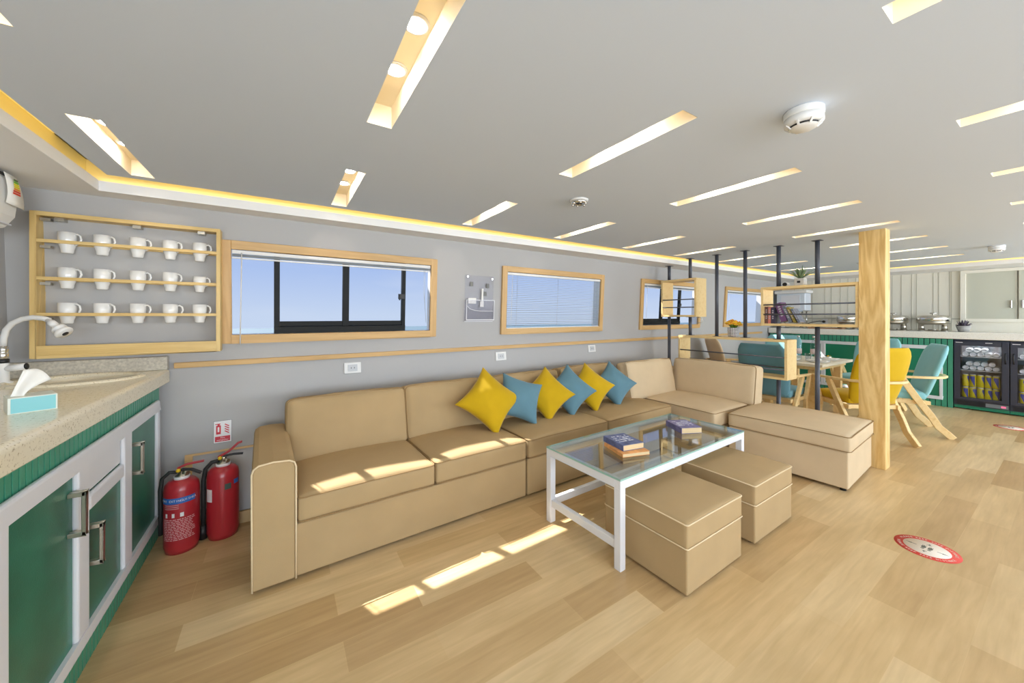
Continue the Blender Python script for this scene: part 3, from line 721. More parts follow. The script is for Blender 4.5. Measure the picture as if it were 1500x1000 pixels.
for z in (RZ1-0.022, 1.75, 1.545, 1.348):
    mb = MB(); mb.box(RX0+0.026, RX0+0.066, RF+0.03, RF+0.06, z-0.022, z-0.008); build(mb, 'metal_bracket', M_brushed, rk, world=True)
def mug():
    r = thing('mug', '', 'mug', (0, 0, 0), group='white mugs on the wall rack')
    mb = MB(); mb.lathe([(0.0001, 0.0), (0.022, 0), (0.025, 0.006), (0.026, 0.02), (0.033, 0.045), (0.0365, 0.075), (0.037, 0.118), (0.0355, 0.118), (0.034, 0.075), (0.028, 0.03), (0.0001, 0.012)], 24)
    build(mb, 'cup', M_ceramic, r)
    mb = MB(); mb.tube([(0.034, 0, 0.105), (0.046, 0, 0.110), (0.058, 0, 0.100), (0.062, 0, 0.08), (0.054, 0, 0.058), (0.034, 0, 0.046)], 0.0048, 8); build(mb, 'handle', M_ceramic, r)
    return r
m0 = mug(); k = 0
for ri, z in enumerate(SHZ):
    for ci, x in enumerate((-1.035, -0.898, -0.748, -0.602, -0.460)):
        o = m0 if k == 0 else dup(m0, (0, 0, 0)); k += 1
        o.location = (x, 3.082, z-0.052-0.006*(ri == 0)); a = -0.25+random.uniform(-0.15, 0.15)
        if ri == 2: a -= 0.0
        o.rotation_euler = (0, 0, a)
        o['label'] = 'white coffee mug on the %s shelf of the wall rack, %s' % (('top', 'middle', 'bottom')[ri], ('leftmost', 'second from the left', 'in the middle', 'second from the right', 'rightmost')[ci])
        if ri == 1 and ci == 4: o.scale = (0.9, 0.9, 0.85)

# ------------------------------------------------------------------ wall items
def socket(x, z, label, plug=False):
    r = mount('wall_socket', label, 'socket', x, z, 'grey wall sockets under the wooden rail', up=False)
    mb = MB(); mb.box(-0.064, 0.064, -0.010, 0, -0.044, 0.044); build(mb, 'plate', M_whiteplastic, r, bevel=0.004)
    mb = MB(); mb.box(-0.036, 0.036, -0.014, -0.010, -0.027, 0.027); s = build(mb, 'insert', mat('socket_grey', (196, 198, 200), 0.4) if 'socket_grey' not in MATS else MATS['socket_grey'], r, bevel=0.001)
    mb = MB()
    for dx in (-0.012, 0.012): mb.box(dx-0.002, dx+0.002, -0.0155, -0.0138, -0.006, 0.006)
    build(mb, 'slots', M_black, s)
socket(0.478, 0.928, 'silver grey wall socket under the rail above the left sofa cushion')
socket(1.91, 0.935, 'silver grey wall socket under the rail above the blue pillow')
socket(3.25, 0.948, 'silver grey wall socket under the rail above the far sofa cushions')

sg = mount('safety_sign', 'small white and red fire extinguisher sign above the extinguishers', 'sign', -0.349, 0.565, up=False)
mb = MB(); mb.box(-0.049, 0.049, -0.004, 0, -0.073, 0.073); build(mb, 'plate', M_black, sg, bevel=0.003)
mb = MB(); mb.box(-0.0475, 0.0475, -0.0048, -0.0038, -0.0715, 0.0715); build(mb, 'face', M_whitesign, sg)
SGM = Matrix.Rotation(PI/2, 4, 'X')
mb = MB(); mb.box(-0.040, 0.040, -0.0058, -0.0046, -0.064, -0.030)
mb.box(-0.035, -0.010, -0.0058, -0.0046, -0.015, 0.043); mb.box(-0.028, -0.016, -0.0058, -0.0046, 0.043, 0.052); mb.box(-0.040, -0.012, -0.0058, -0.0046, 0.050, 0.055)
for k in range(4):
    T = Matrix.Translation((0.022, 0, 0.040-0.015*k)) @ Matrix.Rotation(0.6, 4, 'Y')
    mb.box(-0.014, 0.014, -0.0058, -0.0046, -0.0025, 0.0035, 0, T)
build(mb, 'pictogram', M_redsign, sg)
mb = MB(); mb.box(-0.027, -0.018, -0.0064, -0.0056, 0.0, 0.032)
mb.text('Fire', 0.015, Matrix.Translation((0, -0.0062, -0.040)) @ SGM); mb.text('extinguisher', 0.013, Matrix.Translation((0, -0.0062, -0.054)) @ SGM)
build(mb, 'lettering', M_whitesign, sg)

ah = mount('brochure_holder', 'clear acrylic brochure holder on the wall between the first two windows', 'brochure holder', 1.64, 1.53, out=0.0)
mb = MB(); mb.box(-0.16, 0.16, -0.012, -0.009, -0.23, 0.22); build(mb, 'back_plate', M_acrylic, ah)
mb = MB(); mb.box(-0.155, 0.155, -0.045, -0.042, -0.21, -0.02); mb.box(-0.155, -0.150, -0.042, -0.012, -0.21, -0.02); mb.box(0.150, 0.155, -0.042, -0.012, -0.21, -0.02); mb.box(-0.155, 0.155, -0.045, -0.012, -0.215, -0.21); build(mb, 'pocket', M_acrylic, ah)
mb = MB()
mb.box(-0.157, 0.157, -0.047, -0.043, -0.022, -0.017); mb.box(-0.157, -0.152, -0.047, -0.043, -0.212, -0.02); mb.box(0.152, 0.157, -0.047, -0.043, -0.212, -0.02); mb.box(-0.157, 0.157, -0.047, -0.043, -0.216, -0.208)
mb.box(-0.16, 0.16, -0.013, -0.010, -0.232, -0.228)
mb.tube([(-0.15, -0.046, -0.075), (-0.12, -0.046, -0.105), (-0.06, -0.046, -0.122), (0.0, -0.046, -0.126), (0.14, -0.046, -0.126)], 0.003, 6)
build(mb, 'edges', M_acrylicedge, ah)
mb = MB()
for x, z in ((-0.135, 0.205), (0.14, 0.195)): mb.cyl((x, -0.018, z), (x, 0, z), 0.009, n=10, mi=1)
for x, z in ((-0.09, 0.135), (0.09, 0.125), (0.062, 0.045)): mb.box(x-0.016, x+0.016, -0.018, -0.012, z-0.022, z+0.022)
build(mb, 'mount', [mat('dark_pad', (120, 120, 116), 0.5), M_chrome], ah)
mb = MB(); mb.box(0.015, 0.035, -0.030, -0.028, -0.04, 0.095); mb.box(-0.13, -0.045, -0.030, -0.028, -0.055, 0.0); mb.box(0.0, 0.04, -0.032, -0.030, -0.085, -0.03)
build(mb, 'leaflet', M_paper, ah)

# ------------------------------------------------------------------ fire extinguishers
def extinguisher(loc, rot, label, R, Hh, kind):
    r = thing('fire_extinguisher', label, 'fire extinguisher', loc, rot)
    mb = MB(); mb.lathe([(0.0001, 0.012), (R*0.8, 0.012), (R*0.83, 0.0), (R*0.9, 0.0), (R*0.95, 0.02), (R, 0.035), (R, Hh-0.055), (R*0.94, Hh-0.025), (R*0.75, Hh-0.006), (R*0.35, Hh+0.004), (R*0.3, Hh+0.012)], 32)
    cyl_ = build(mb, 'cylinder', M_red, r)
    mb = MB(); mb.lathe([(R*0.32, Hh+0.0), (R*0.42, Hh+0.002), (R*0.40, Hh+0.022), (R*0.24, Hh+0.026), (R*0.22, Hh+0.055), (0.0001, Hh+0.057)], 20); mb.cyl((0, 0, Hh+0.035), (0.03, -0.03, Hh+0.035), 0.012, n=12); build(mb, 'valve', M_brushed, r)
    mb = MB()
    if kind == 1: mb.sweep([(-0.02, 0, Hh+0.062), (0.02, 0, Hh+0.078), (0.10, 0.0, Hh+0.082)], 0.022, 0.010)
    else: mb.sweep([(-0.025, 0, Hh+0.055), (0.03, 0, Hh+0.085), (0.075, 0, Hh+0.128), (0.095, 0, Hh+0.133)], 0.022, 0.012)
    build(mb, 'lever', M_red, r, bevel=0.003)
    mb = MB(); 
    if kind == 1: mb.sweep([(0.0, -0.01, Hh+0.055), (0.045, -0.015, Hh+0.048), (0.09, -0.02, Hh+0.020)], 0.022, 0.012)
    else: mb.sweep([(0.0, 0, Hh+0.058), (0.05, 0, Hh+0.062), (0.10, 0, Hh+0.058)], 0.020, 0.010)
    build(mb, 'carry_handle', M_black, r, bevel=0.002)
    mb = MB(); mb.cyl((-0.012, -0.02, Hh+0.055), (-0.012, 0.02, Hh+0.055), 0.006, n=10); mb.sphere((-0.012, -0.024, Hh+0.055), 0.011, 0, 8); build(mb, 'safety_pin', M_gold, r)
    mb = MB()
    if kind == 1: mb.tube([(-0.02, 0.0, Hh+0.04), (-0.055, 0.0, Hh+0.045), (-0.085, 0.0, Hh+0.015), (-R-0.013, 0.0, Hh-0.05), (-R-0.012, 0, 0.25), (-R-0.012, 0.0, 0.10)], 0.010, 10)
    else: mb.tube([(-0.02, 0.0, Hh+0.035), (-0.055, 0.0, Hh+0.030), (-0.085, 0.0, Hh-0.005), (-R-0.014, -0.005, Hh-0.07), (-R-0.014, -0.008, 0.25), (-R-0.014, -0.01, 0.07)], 0.0115, 10)
    h = build(mb, 'hose', M_rubber, r)
    if kind == 2:
        mb = MB(); mb.cyl((-R-0.014, -0.01, 0.085), (-R-0.016, -0.012, 0.008), 0.014, 0.022, 14); build(mb, 'nozzle', M_black, h)
    # printed bands follow the cylinder
    def band(name, z0, z1, a0, a1, m, parent=cyl_, off=0.0008, n=14):
        mb = MB(); vs = []
        for i in range(n+1):
            a = a0+(a1-a0)*i/n
            for z in (z0, z1): vs.append(((R+off)*math.cos(a), (R+off)*math.sin(a), z))
        mb.add(vs, [(2*i, 2*i+2, 2*i+3, 2*i+1) for i in range(n)], 0, True); return build(mb, name, m, parent)
    A0 = -PI/2
    def wrap_text(mb, txt, size, z, a_c):
        wd = size*0.62
        for i, ch in enumerate(txt):
            if ch == ' ': continue
            a = a_c+(i-(len(txt)-1)/2)*wd/R
            T = Matrix.Rotation(a, 4, 'Z') @ Matrix.Translation((R+0.0014, 0, z)) @ Matrix.Rotation(PI/2, 4, 'Z') @ Matrix.Rotation(PI/2, 4, 'X')
            mb.text(ch, size, T, depth=0.0002)
    if kind == 1:
        band('blue_band', Hh-0.115, Hh-0.082, A0-1.15, A0+0.95, M_bluelabel)
        mb = MB(); wrap_text(mb, 'FIRE EXTINGUISHER', 0.017, Hh-0.098, A0-0.1); build(mb, 'title_print', M_whitesign, cyl_)
        for k, (aa, ww) in enumerate(((-0.75, 0.16), (-0.30, 0.16), (0.18, 0.2))): band('pictogram_box', 0.215, 0.238, A0+aa-ww/2, A0+aa+ww/2, M_whitesign)
        mb = MB(); rnd = random.Random(3); z = 0.20
        while z > 0.085:
            a = A0-0.95
            while a < A0+0.75:
                wd = rnd.uniform(0.08, 0.28); vs = []
                for i in range(4):
                    for zz in (z, z+0.004): vs.append(((R+0.0009)*math.cos(a+wd*i/3), (R+0.0009)*math.sin(a+wd*i/3), zz))
                mb.add(vs, [(2*i, 2*i+2, 2*i+3, 2*i+1) for i in range(3)]); a += wd+0.05
            z -= 0.0095
        for z in (0.262, 0.272, 0.282):
            vs = []
            for i in range(8):
                for zz in (z, z+0.003): vs.append(((R+0.0009)*math.cos(A0-0.9+i*0.13), (R+0.0009)*math.sin(A0-0.9+i*0.13), zz))
            mb.add(vs, [(2*i, 2*i+2, 2*i+3, 2*i+1) for i in range(7)])
        build(mb, 'small_print', M_palelabel, cyl_)
    else:
        band('paper_tag', 0.235, 0.310, A0-1.10, A0-0.55, M_whitesign); band('dark_sticker', 0.300, 0.335, A0+0.25, A0+0.65, M_greenlabel); band('blue_sticker', Hh-0.105, Hh-0.078, A0+0.85, A0+1.3, M_bluelabel)
    mb = MB(); mb.lathe([(R*0.44, Hh+0.000), (R*0.46, Hh+0.018)], 20); build(mb, 'neck_label', M_whitesign, r)
extinguisher((-0.500, 2.815, 0), 0.0, 'red fire extinguisher with blue band and printed label beside the green cabinet', 0.080, 0.405, 1)
extinguisher((-0.315, 2.855, 0), -0.05, 'plain red fire extinguisher with raised lever, nearer the sofa arm', 0.080, 0.425, 2)

# ------------------------------------------------------------------ upholstery helpers
def rbox_pts(n=12):
    us = [math.sin((-1+2*i/n)*PI/2) for i in range(n+1)]
    return us
def puff_box(mb, hx, hy, hz, r, puff=(0, 0, 0), n=14, M=None, mi=0, topcurve=None, wob=0.0, seed=0):
    # rounded box, centre origin; puff = extra bulge along x, y, z
    rnd = random.Random(seed); ph = [rnd.uniform(0, 6.28) for _ in range(6)]
    us = rbox_pts(n); idx = {}; vs = []; fs = []
    def vert(p):
        key = tuple(round(c, 5) for c in p)
        if key in idx: return idx[key]
        q = Vector((p[0]*hx, p[1]*hy, p[2]*hz)); inn = Vector((max(-(hx-r), min(hx-r, q.x)), max(-(hy-r), min(hy-r, q.y)), max(-(hz-r), min(hz-r, q.z))))
        d = q-inn
        P = inn+(d.normalized()*r if d.length > 1e-9 else d)
        u, v, w_ = q.x/hx, q.y/hy, q.z/hz
        f = lambda a, b: (1-0.85*abs(a)**3)*(1-0.85*abs(b)**3)
        P.x += puff[0]*f(v, w_)*u; P.y += puff[1]*f(u, w_)*v
        P.z += puff[2]*f(u, v)*(w_ if w_ > 0 else 0)
        if wob: P += Vector((math.sin(v*5+ph[0])*abs(u), math.sin(u*6+ph[1])*abs(v), math.sin(u*5+ph[2])*math.sin(v*4+ph[3])*max(0, w_)))*wob
        idx[key] = len(vs); vs.append(tuple(P)); return idx[key]
    for ax in range(3):
        for sg_ in (-1, 1):
            for i in range(n):
                for j in range(n):
                    q = []
                    for a, b in ((i, j), (i+1, j), (i+1, j+1), (i, j+1)):
                        p = [0, 0, 0]; p[ax] = sg_; p[(ax+1) % 3] = us[a]; p[(ax+2) % 3] = us[b]; q.append(vert(p))
                    fs.append(tuple(q if sg_ > 0 else q[::-1]))
    mb.add(vs, fs, mi, True, M)
def pipe_loop(mb, hx, hy, z, r, R=0.004, puffz=0.0, plane='XY', M=None, mi=0):
    pts = []
    def corner(cx, cy, a0):
        for k in range(5): a = a0+k*PI/8; pts.append((cx+r*math.cos(a), cy+r*math.sin(a)))
    def run(p, q, n=10):
        for k in range(1, n): t = k/n; pts.append((p[0]+(q[0]-p[0])*t, p[1]+(q[1]-p[1])*t))
    corner(hx-r, hy-r, 0); run((hx-r, hy), (-hx+r, hy)); corner(-hx+r, hy-r, PI/2); run((-hx, hy-r), (-hx, -hy+r))
    corner(-hx+r, -hy+r, PI); run((-hx+r, -hy), (hx-r, -hy)); corner(hx-r, -hy+r, 1.5*PI); run((hx, -hy+r), (hx, hy-r))
    f = lambda a, b: (1-0.85*abs(a)**3)*(1-0.85*abs(b)**3)
    P = [(x, y, z+puffz*f(min(1, abs(x)/hx), min(1, abs(y)/hy))) for x, y in pts]
    if plane == 'XZ': P = [(x, zz, y) for x, y, zz in P]
    if plane == 'YZ': P = [(zz, x, y) for x, y, zz in P]
    mb.tube(P, R, 6, mi, True, M)

def seat_cushion(parent, x0, x1, y0, y1, z0, z1, m=M_tan, puff=0.030, seed=0, pm=None, name='seat_cushion', pz=True):
    hx, hy, hz = (x1-x0)/2, (y1-y0)/2, (z1-z0)/2; cx, cy, cz = (x0+x1)/2, (y0+y1)/2, (z0+z1)/2
    mb = MB(); puff_box(mb, hx, hy, hz, 0.022, (0.0, 0.006, puff), seed=seed, wob=0.002)
    c = build(mb, name, m, parent, loc=(cx, cy, cz))
    mb = MB(); pipe_loop(mb, hx+0.000, hy+0.004, hz-0.008, 0.03, 0.0036, puff)
    pipe_loop(mb, hx+0.000, hy+0.004, -hz+0.008, 0.03, 0.003)
    build(mb, 'piping', pm or M_pipe, c)
    return c
def back_cushion(parent, cx, cy, z0, L, Hh, T, rz=0.0, tilt=0.2, m=M_tan, seed=0, axis='X'):
    # local: width x, thickness y (front -y), height z, tilted back
    mb = MB(); puff_box(mb, L/2, T/2, Hh/2, 0.03, (0.006, 0.030, 0.012), seed=seed, wob=0.004)
    c = build(mb, 'back_cushion', m, parent, loc=(cx, cy, z0+Hh/2))
    c.rotation_euler = (-tilt, 0, rz)
    mb = MB()
    for yy in (-T/2+0.012, T/2-0.012):
        pipe_loop(mb, L/2-0.002, Hh/2-0.002, yy, 0.035, 0.0035, 0, 'XZ')
    build(mb, 'piping', M_pipe, c)
    return c

# sofa run along the wall (two modules), turned very slightly
SR = 0.040
def sofa_base(mb, x0, x1, y0, y1, z1, r=0.015):
    mb.box(x0, x1, y0, y1, 0.018, z1)
so1 = thing('sofa', 'tan two-seat sofa section with a rounded arm at its left end', 'sofa', (-0.13, 2.135, 0), SR, 'tan sectional sofa')
mb = MB(); mb.box(0.18, 1.655, 0.012, 0.80, 0.018, 0.285); build(mb, 'base', M_tan, so1, bevel=0.008)
mb = MB(); pr = [(0, 0.018), (0.185, 0.018), (0.185, 0.590), (0.178, 0.612), (0.158, 0.624), (0.09, 0.630), (0.028, 0.624), (0.007, 0.610), (0, 0.588)]
n = len(pr); vs = []
for i, (yy, s) in enumerate(((0.0, 1), (0.775, 1))):
    for x, z in pr: vs.append((x, yy, z))
mb.add(vs, [tuple(reversed(range(n))), tuple(range(n, 2*n))]+[(i, (i+1)%n, n+(i+1)%n, n+i) for i in range(n)], 0)
arm = build(mb, 'arm', M_tan, so1, bevel=0.012, segs=4)
mb = MB(); mb.tube([(x*0.985+0.001, -0.002, z) for x, z in [(0.002, 0.02), (0.001, 0.3), (0.0, 0.588), (0.008, 0.610), (0.028, 0.624), (0.09, 0.630), (0.158, 0.624), (0.180, 0.611), (0.187, 0.588), (0.187, 0.3), (0.187, 0.02)]], 0.0045, 6)
build(mb, 'piping', M_pipe_l, arm)
mb = MB(); mb.box(0.185, 1.655, 0.72, 0.80, 0.285, 0.69); build(mb, 'back_frame', M_tan, so1, bevel=0.02, segs=3)
seat_cushion(so1, 0.190, 0.935, 0.0, 0.66, 0.290, 0.425, seed=1)
seat_cushion(so1, 0.940, 1.652, 0.0, 0.66, 0.290, 0.432, seed=2)
back_cushion(so1, 0.555, 0.635, 0.40, 0.76, 0.40, 0.17, seed=3)
back_cushion(so1, 1.300, 0.635, 0.405, 0.72, 0.40, 0.17, seed=4)
so2 = thing('sofa', 'armless tan two-seat sofa section behind the coffee table', 'sofa', (-0.13+1.670*math.cos(SR), 2.135+1.670*math.sin(SR), 0), SR, 'tan sectional sofa')
L2 = 1.86
mb = MB(); mb.box(0.0, L2, 0.012, 0.80, 0.018, 0.285); build(mb, 'base', M_tan, so2, bevel=0.008)
mb = MB(); mb.box(0.0, L2, 0.72, 0.80, 0.285, 0.69); build(mb, 'back_frame', M_tan, so2, bevel=0.02, segs=3)
seat_cushion(so2, 0.002, 0.88, 0.0, 0.66, 0.290, 0.432, seed=5)
seat_cushion(so2, 0.885, L2-0.003, 0.0, 0.66, 0.290, 0.432, seed=6)
back_cushion(so2, 0.42, 0.635, 0.405, 0.80, 0.40, 0.17, seed=7)
back_cushion(so2, 1.25, 0.635, 0.405, 0.80, 0.41, 0.17, seed=8)
# corner
so3 = thing('sofa', 'tan corner section of the sectional sofa with two back cushions', 'sofa', (3.43, 1.87, 0), 0, 'tan sectional sofa')
mb = MB(); mb.box(0.02, 0.98, 0.0, 1.08, 0.018, 0.285); build(mb, 'base', M_tan2, so3, bevel=0.008)
mb = MB(); mb.box(0.88, 0.98, 0.0, 1.08, 0.285, 0.69); mb.box(0.02, 0.879, 0.98, 1.08, 0.285, 0.69); build(mb, 'back_frame', M_tan2, so3, bevel=0.02, segs=3)
seat_cushion(so3, 0.02, 0.86, 0.0, 0.93, 0.290, 0.430, M_tan2, seed=9)
back_cushion(so3, 0.20, 0.885, 0.405, 0.82, 0.42, 0.16, m=M_tan2, seed=10)
back_cushion(so3, 0.755, 0.405, 0.415, 0.93, 0.41, 0.17, rz=-PI/2, m=M_tan2, seed=11, tilt=0.13)
# chaise
ch = thing('chaise', 'beige backless chaise section beside the wooden post', 'sofa', (3.635, 0.950, 0), 0.06, 'tan sectional sofa')
mb = MB(); mb.box(0.012, 0.78, 0.012, 0.865, 0.022, 0.305); build(mb, 'base', M_tan2, ch, bevel=0.010, segs=3)
seat_cushion(ch, 0.0, 0.79, 0.0, 0.872, 0.305, 0.430, M_tan2, puff=0.035, seed=12)
mb = MB()
for x, y in ((0.05, 0.05), (0.74, 0.05), (0.05, 0.85), (0.74, 0.85)): mb.cyl((x, y, 0), (x, y, 0.03), 0.02, n=12)
build(mb, 'foot', M_black, ch)

# ottomans
def ottoman(loc, sx_, sy_, label):
    r = thing('ottoman', label, 'ottoman', loc, 0.02, 'tan cube ottomans')
    mb = MB(); mb.box(0, sx_, 0, sy_, 0.014, 0.232); build(mb, 'body', M_tan, r, bevel=0.008)
    mb = MB(); puff_box(mb, sx_/2+0.002, sy_/2+0.002, 0.062, 0.012, (0, 0, 0.016), seed=int(loc[0]*10)); lid = build(mb, 'lid', M_tan, r, loc=(sx_/2, sy_/2, 0.296))
    mb = MB(); pipe_loop(mb, sx_/2+0.003, sy_/2+0.003, 0.055, 0.015, 0.0035, 0.016); pipe_loop(mb, sx_/2+0.004, sy_/2+0.004, -0.058, 0.012, 0.0033); build(mb, 'piping', M_pipe_l, lid)
    mb = MB()
    for x in (0.04, sx_-0.04):
        for y in (0.04, sy_-0.04): mb.cyl((x, y, 0), (x, y, 0.02), 0.016, n=10)
    build(mb, 'foot', M_black, r)
ottoman((1.625, 1.010, 0), 0.535, 0.51, 'tan cube ottoman at the near end of the coffee table')
ottoman((2.335, 1.030, 0), 0.525, 0.46, 'tan cube ottoman farther along the coffee table, nearer the chaise')

# scatter cushions
def pillow(m, label, x, y, z, tilt, yaw, side=0.385, seed=0, roll=PI/4):
    r = Matrix.Translation((x, y, z)) @ Matrix.Rotation(yaw, 4, 'Z') @ Matrix.Rotation(-tilt, 4, 'X') @ Matrix.Rotation(roll, 4, 'Y')
    rnd = random.Random(seed); n = 20; mb = MB(); s = side/2; T = 0.085
    p1, p2, p3 = rnd.uniform(0, 6), rnd.uniform(0, 6), rnd.uniform(0, 6)
    for sg_ in (-1, 1):
        vs = []
        for i in range(n+1):
            u = math.sin((-1+2*i/n)*PI/2)
            for j in range(n+1):
                v = math.sin((-1+2*j/n)*PI/2)
                px = s*u*(1-0.15*(1-v*v)); pz = s*v*(1-0.15*(1-u*u))
                th = T*(max(0, (1-u*u)*(1-v*v)))**0.42
                th += 0.004*math.sin(4*u+p1)*math.sin(5*v+p2)*(1-u*u)*(1-v*v)*2
                th += 0.004*math.sin(9*(u+v)+p3)*(abs(u*v))*(1-abs(u))*(1-abs(v))*6
                vs.append((px, sg_*th, pz))
        mb.add(vs, [(i*(n+1)+j, (i+1)*(n+1)+j, (i+1)*(n+1)+j+1, i*(n+1)+j+1) for i in range(n) for j in range(n)], 0, True)
    o = build(mb, 'throw_pillow', m)
    o.location = r.to_translation(); o.rotation_euler = r.to_euler()
    return tag(o, label, 'pillow', 'row of throw pillows on the sofa')
PIL = [(M_yellow, 1.408, 'mustard yellow throw pillow, largest and leftmost of the row', -0.10, 0.415, 0.0),
       (M_teal, 1.705, 'steel blue throw pillow between the first two yellow ones', -0.20, 0.375, -0.42),
       (M_yellow, 2.010, 'mustard yellow throw pillow third from the left of the row', -0.40, 0.380, 0.05),
       (M_teal, 2.290, 'steel blue throw pillow fourth from the left, between two yellow ones', -0.42, 0.380, 0.05),
       (M_yellow, 2.570, 'mustard yellow throw pillow farthest to the right of the yellow ones', -0.40, 0.375, -0.05),
       (M_teal, 2.915, 'steel blue throw pillow at the right end of the row', -0.42, 0.370, 0.0)]
for k, (m, x, lab, yaw, sd_, dr) in enumerate(PIL):
    pillow(m, lab, x, 2.565+0.012*k, 0.440+sd_*0.55, 0.52, yaw, sd_, k+1, PI/4+dr)

# ------------------------------------------------------------------ coffee table
ct = thing('coffee_table', 'white metal coffee table with glass top before the sofa', 'table', (1.500, 1.305, 0), 0.043)
TL, TW, TZ = 1.43, 0.600, 0.478; q = 0.042
for x in (0, TL-q):
    for y in (0, TW-q):
        mb = MB(); mb.box(x, x+q, y, y+q, 0, TZ-0.045); build(mb, 'leg', M_white, ct, bevel=0.002)
mb = MB(); mb.box(0, TL, 0, q, TZ-0.045, TZ); mb.box(0, TL, TW-q, TW, TZ-0.045, TZ); mb.box(0, q, q, TW-q, TZ-0.045, TZ); mb.box(TL-q, TL, q, TW-q, TZ-0.045, TZ); build(mb, 'top_frame', M_white, ct, bevel=0.002)
for a in ((0.006, q-0.006, q, TW-q), (TL-q+0.006, TL-0.006, q, TW-q), (q, TL-q, TW-q+0.006, TW-0.006)):
    mb = MB(); mb.box(*a, 0.105, 0.150); build(mb, 'stretcher', M_white, ct, bevel=0.002)
mb = MB(); mb.box(0.001, TL-0.001, 0.001, TW-0.001, TZ+0.0005, TZ+0.0105)
gl = build(mb, 'glass_top', M_tableglass, ct)
mb = MB()
for a in ((0, TL, -0.0005, 0.001), (0, TL, TW-0.001, TW+0.0005), (-0.0005, 0.001, 0, TW), (TL-0.001, TL+0.0005, 0, TW)): mb.box(*a, TZ+0.0008, TZ+0.0102)
build(mb, 'glass_edge', M_edgeglass, gl)
TT = TZ+0.0108
def book(name, label, loc, rz, w_, d_, t_, cov, group=None, spine=None, prints=True, rot=None, txt=None):
    r = thing(name, label, 'book', loc, rz if rot is None else rot, group)
    mb = MB(); mb.box(0, w_, 0, d_, 0, 0.002); mb.box(0, w_, 0, d_, t_-0.002, t_); mb.box(0, 0.003, 0, d_, 0.002, t_-0.002, 1 if spine else 0); c = build(mb, 'cover', [cov]+([spine] if spine else []), r, bevel=0.0008)
    mb = MB(); mb.box(0.003, w_-0.003, 0.003, d_-0.003, 0.002, t_-0.002); build(mb, 'pages', M_pages, r)
    if prints:
        mb = MB(); rr = random.Random(len(label))
        for k in range(4):
            xx = w_*0.12
            while xx < w_*0.85:
                ww = rr.uniform(0.05, 0.12)*w_
                if rr.random() < 0.75: mb.box(xx, xx+ww, d_*(0.30+0.15*k), d_*(0.30+0.15*k)+d_*rr.uniform(0.03, 0.09), t_, t_+0.0006)
                xx += ww+0.02*w_
        build(mb, 'print', M_print, c)
    return r
book('paperback_book', 'orange-spined paperback lying under a blue book on the coffee table', (1.745, 1.500, TT), math.radians(-16), 0.195, 0.215, 0.022, M_bookorange)
book('paperback_book', 'thick blue paperback on top of the orange one', (1.782, 1.528, TT+0.0225), math.radians(-10), 0.165, 0.20, 0.036, M_bookblue)
book('paperback_book', 'violet-blue paperback lying on the far end of the coffee table', (2.465, 1.575, TT), math.radians(-24), 0.165, 0.205, 0.042, M_bookviolet)

# ------------------------------------------------------------------ wooden post and shelf divider
mb = MB(); mb.box(4.455, 4.590, 0.930, 1.105, 0, CZ+0.01)
tag(build(mb, 'wooden_post', M_ash, bevel=0.003), 'square light wooden post with bold grain from floor to ceiling', 'post')

dv = thing('shelf_divider', 'open room divider of three wooden shelf boxes on black poles', 'shelf', (4.59, 2.2, 0))
SXF, SXB = 4.47, 4.71; t = 0.024
def shelf_box(y0, y1, z0, z1, rods):
    mb = MB(); mb.box(SXF, SXB, y0, y1, z0, z0+t); mb.box(SXF, SXB, y0, y1, z1-t, z1); mb.box(SXF, SXB, y0, y0+t, z0+t, z1-t); mb.box(SXF, SXB, y1-t, y1, z0+t, z1-t)
    b = build(mb, 'shelf_box', M_shelfY, dv, world=True, bevel=0.0015)
    for xx, z in rods:
        mb = MB(); mb.cyl((xx, y0+t, z), (xx, y1-t, z), 0.0075, n=10); build(mb, 'rod', M_blackmetal, b)
    return b
shelf_box(1.668, 2.905, 0.672, 1.098, ((SXF+0.01, 0.908), (SXF+0.01, 0.777), (SXB-0.01, 0.777)))
shelf_box(2.66, 3.165, 1.342, 1.846, ((SXF+0.01, 1.572), (SXF+0.01, 1.468)))
shelf_box(1.107, 1.915, 1.246, 1.668, ((SXF+0.01, 1.474), (SXF+0.01, 1.370)))
def pole(y, z0, z1):
    mb = MB(); mb.cyl((4.59, y, z0+0.001), (4.59, y, z1-0.001), 0.0205, n=18); p = build(mb, 'pole', M_blackmetal, dv, world=True)
    mb = MB()
    for z in (z0+0.001, z1-0.005): mb.box(4.55, 4.63, y-0.038, y+0.038, z, z+0.004)
    build(mb, 'flange', M_blackmetal, p)
PY = (3.12, 2.81, 2.46, 2.13, 1.79, 1.45)
pole(PY[0], 1.846, 2.056); pole(PY[0], 0, 1.342); pole(PY[1], 1.846, CZ); pole(PY[1], 1.098, 1.342); pole(PY[2], 1.098, CZ); pole(PY[3], 1.098, CZ)
pole(PY[4], 1.668, CZ); pole(PY[4], 1.098, 1.246); pole(PY[4], 0, 0.672); pole(PY[5], 1.668, CZ); pole(PY[5], 0, 1.246)

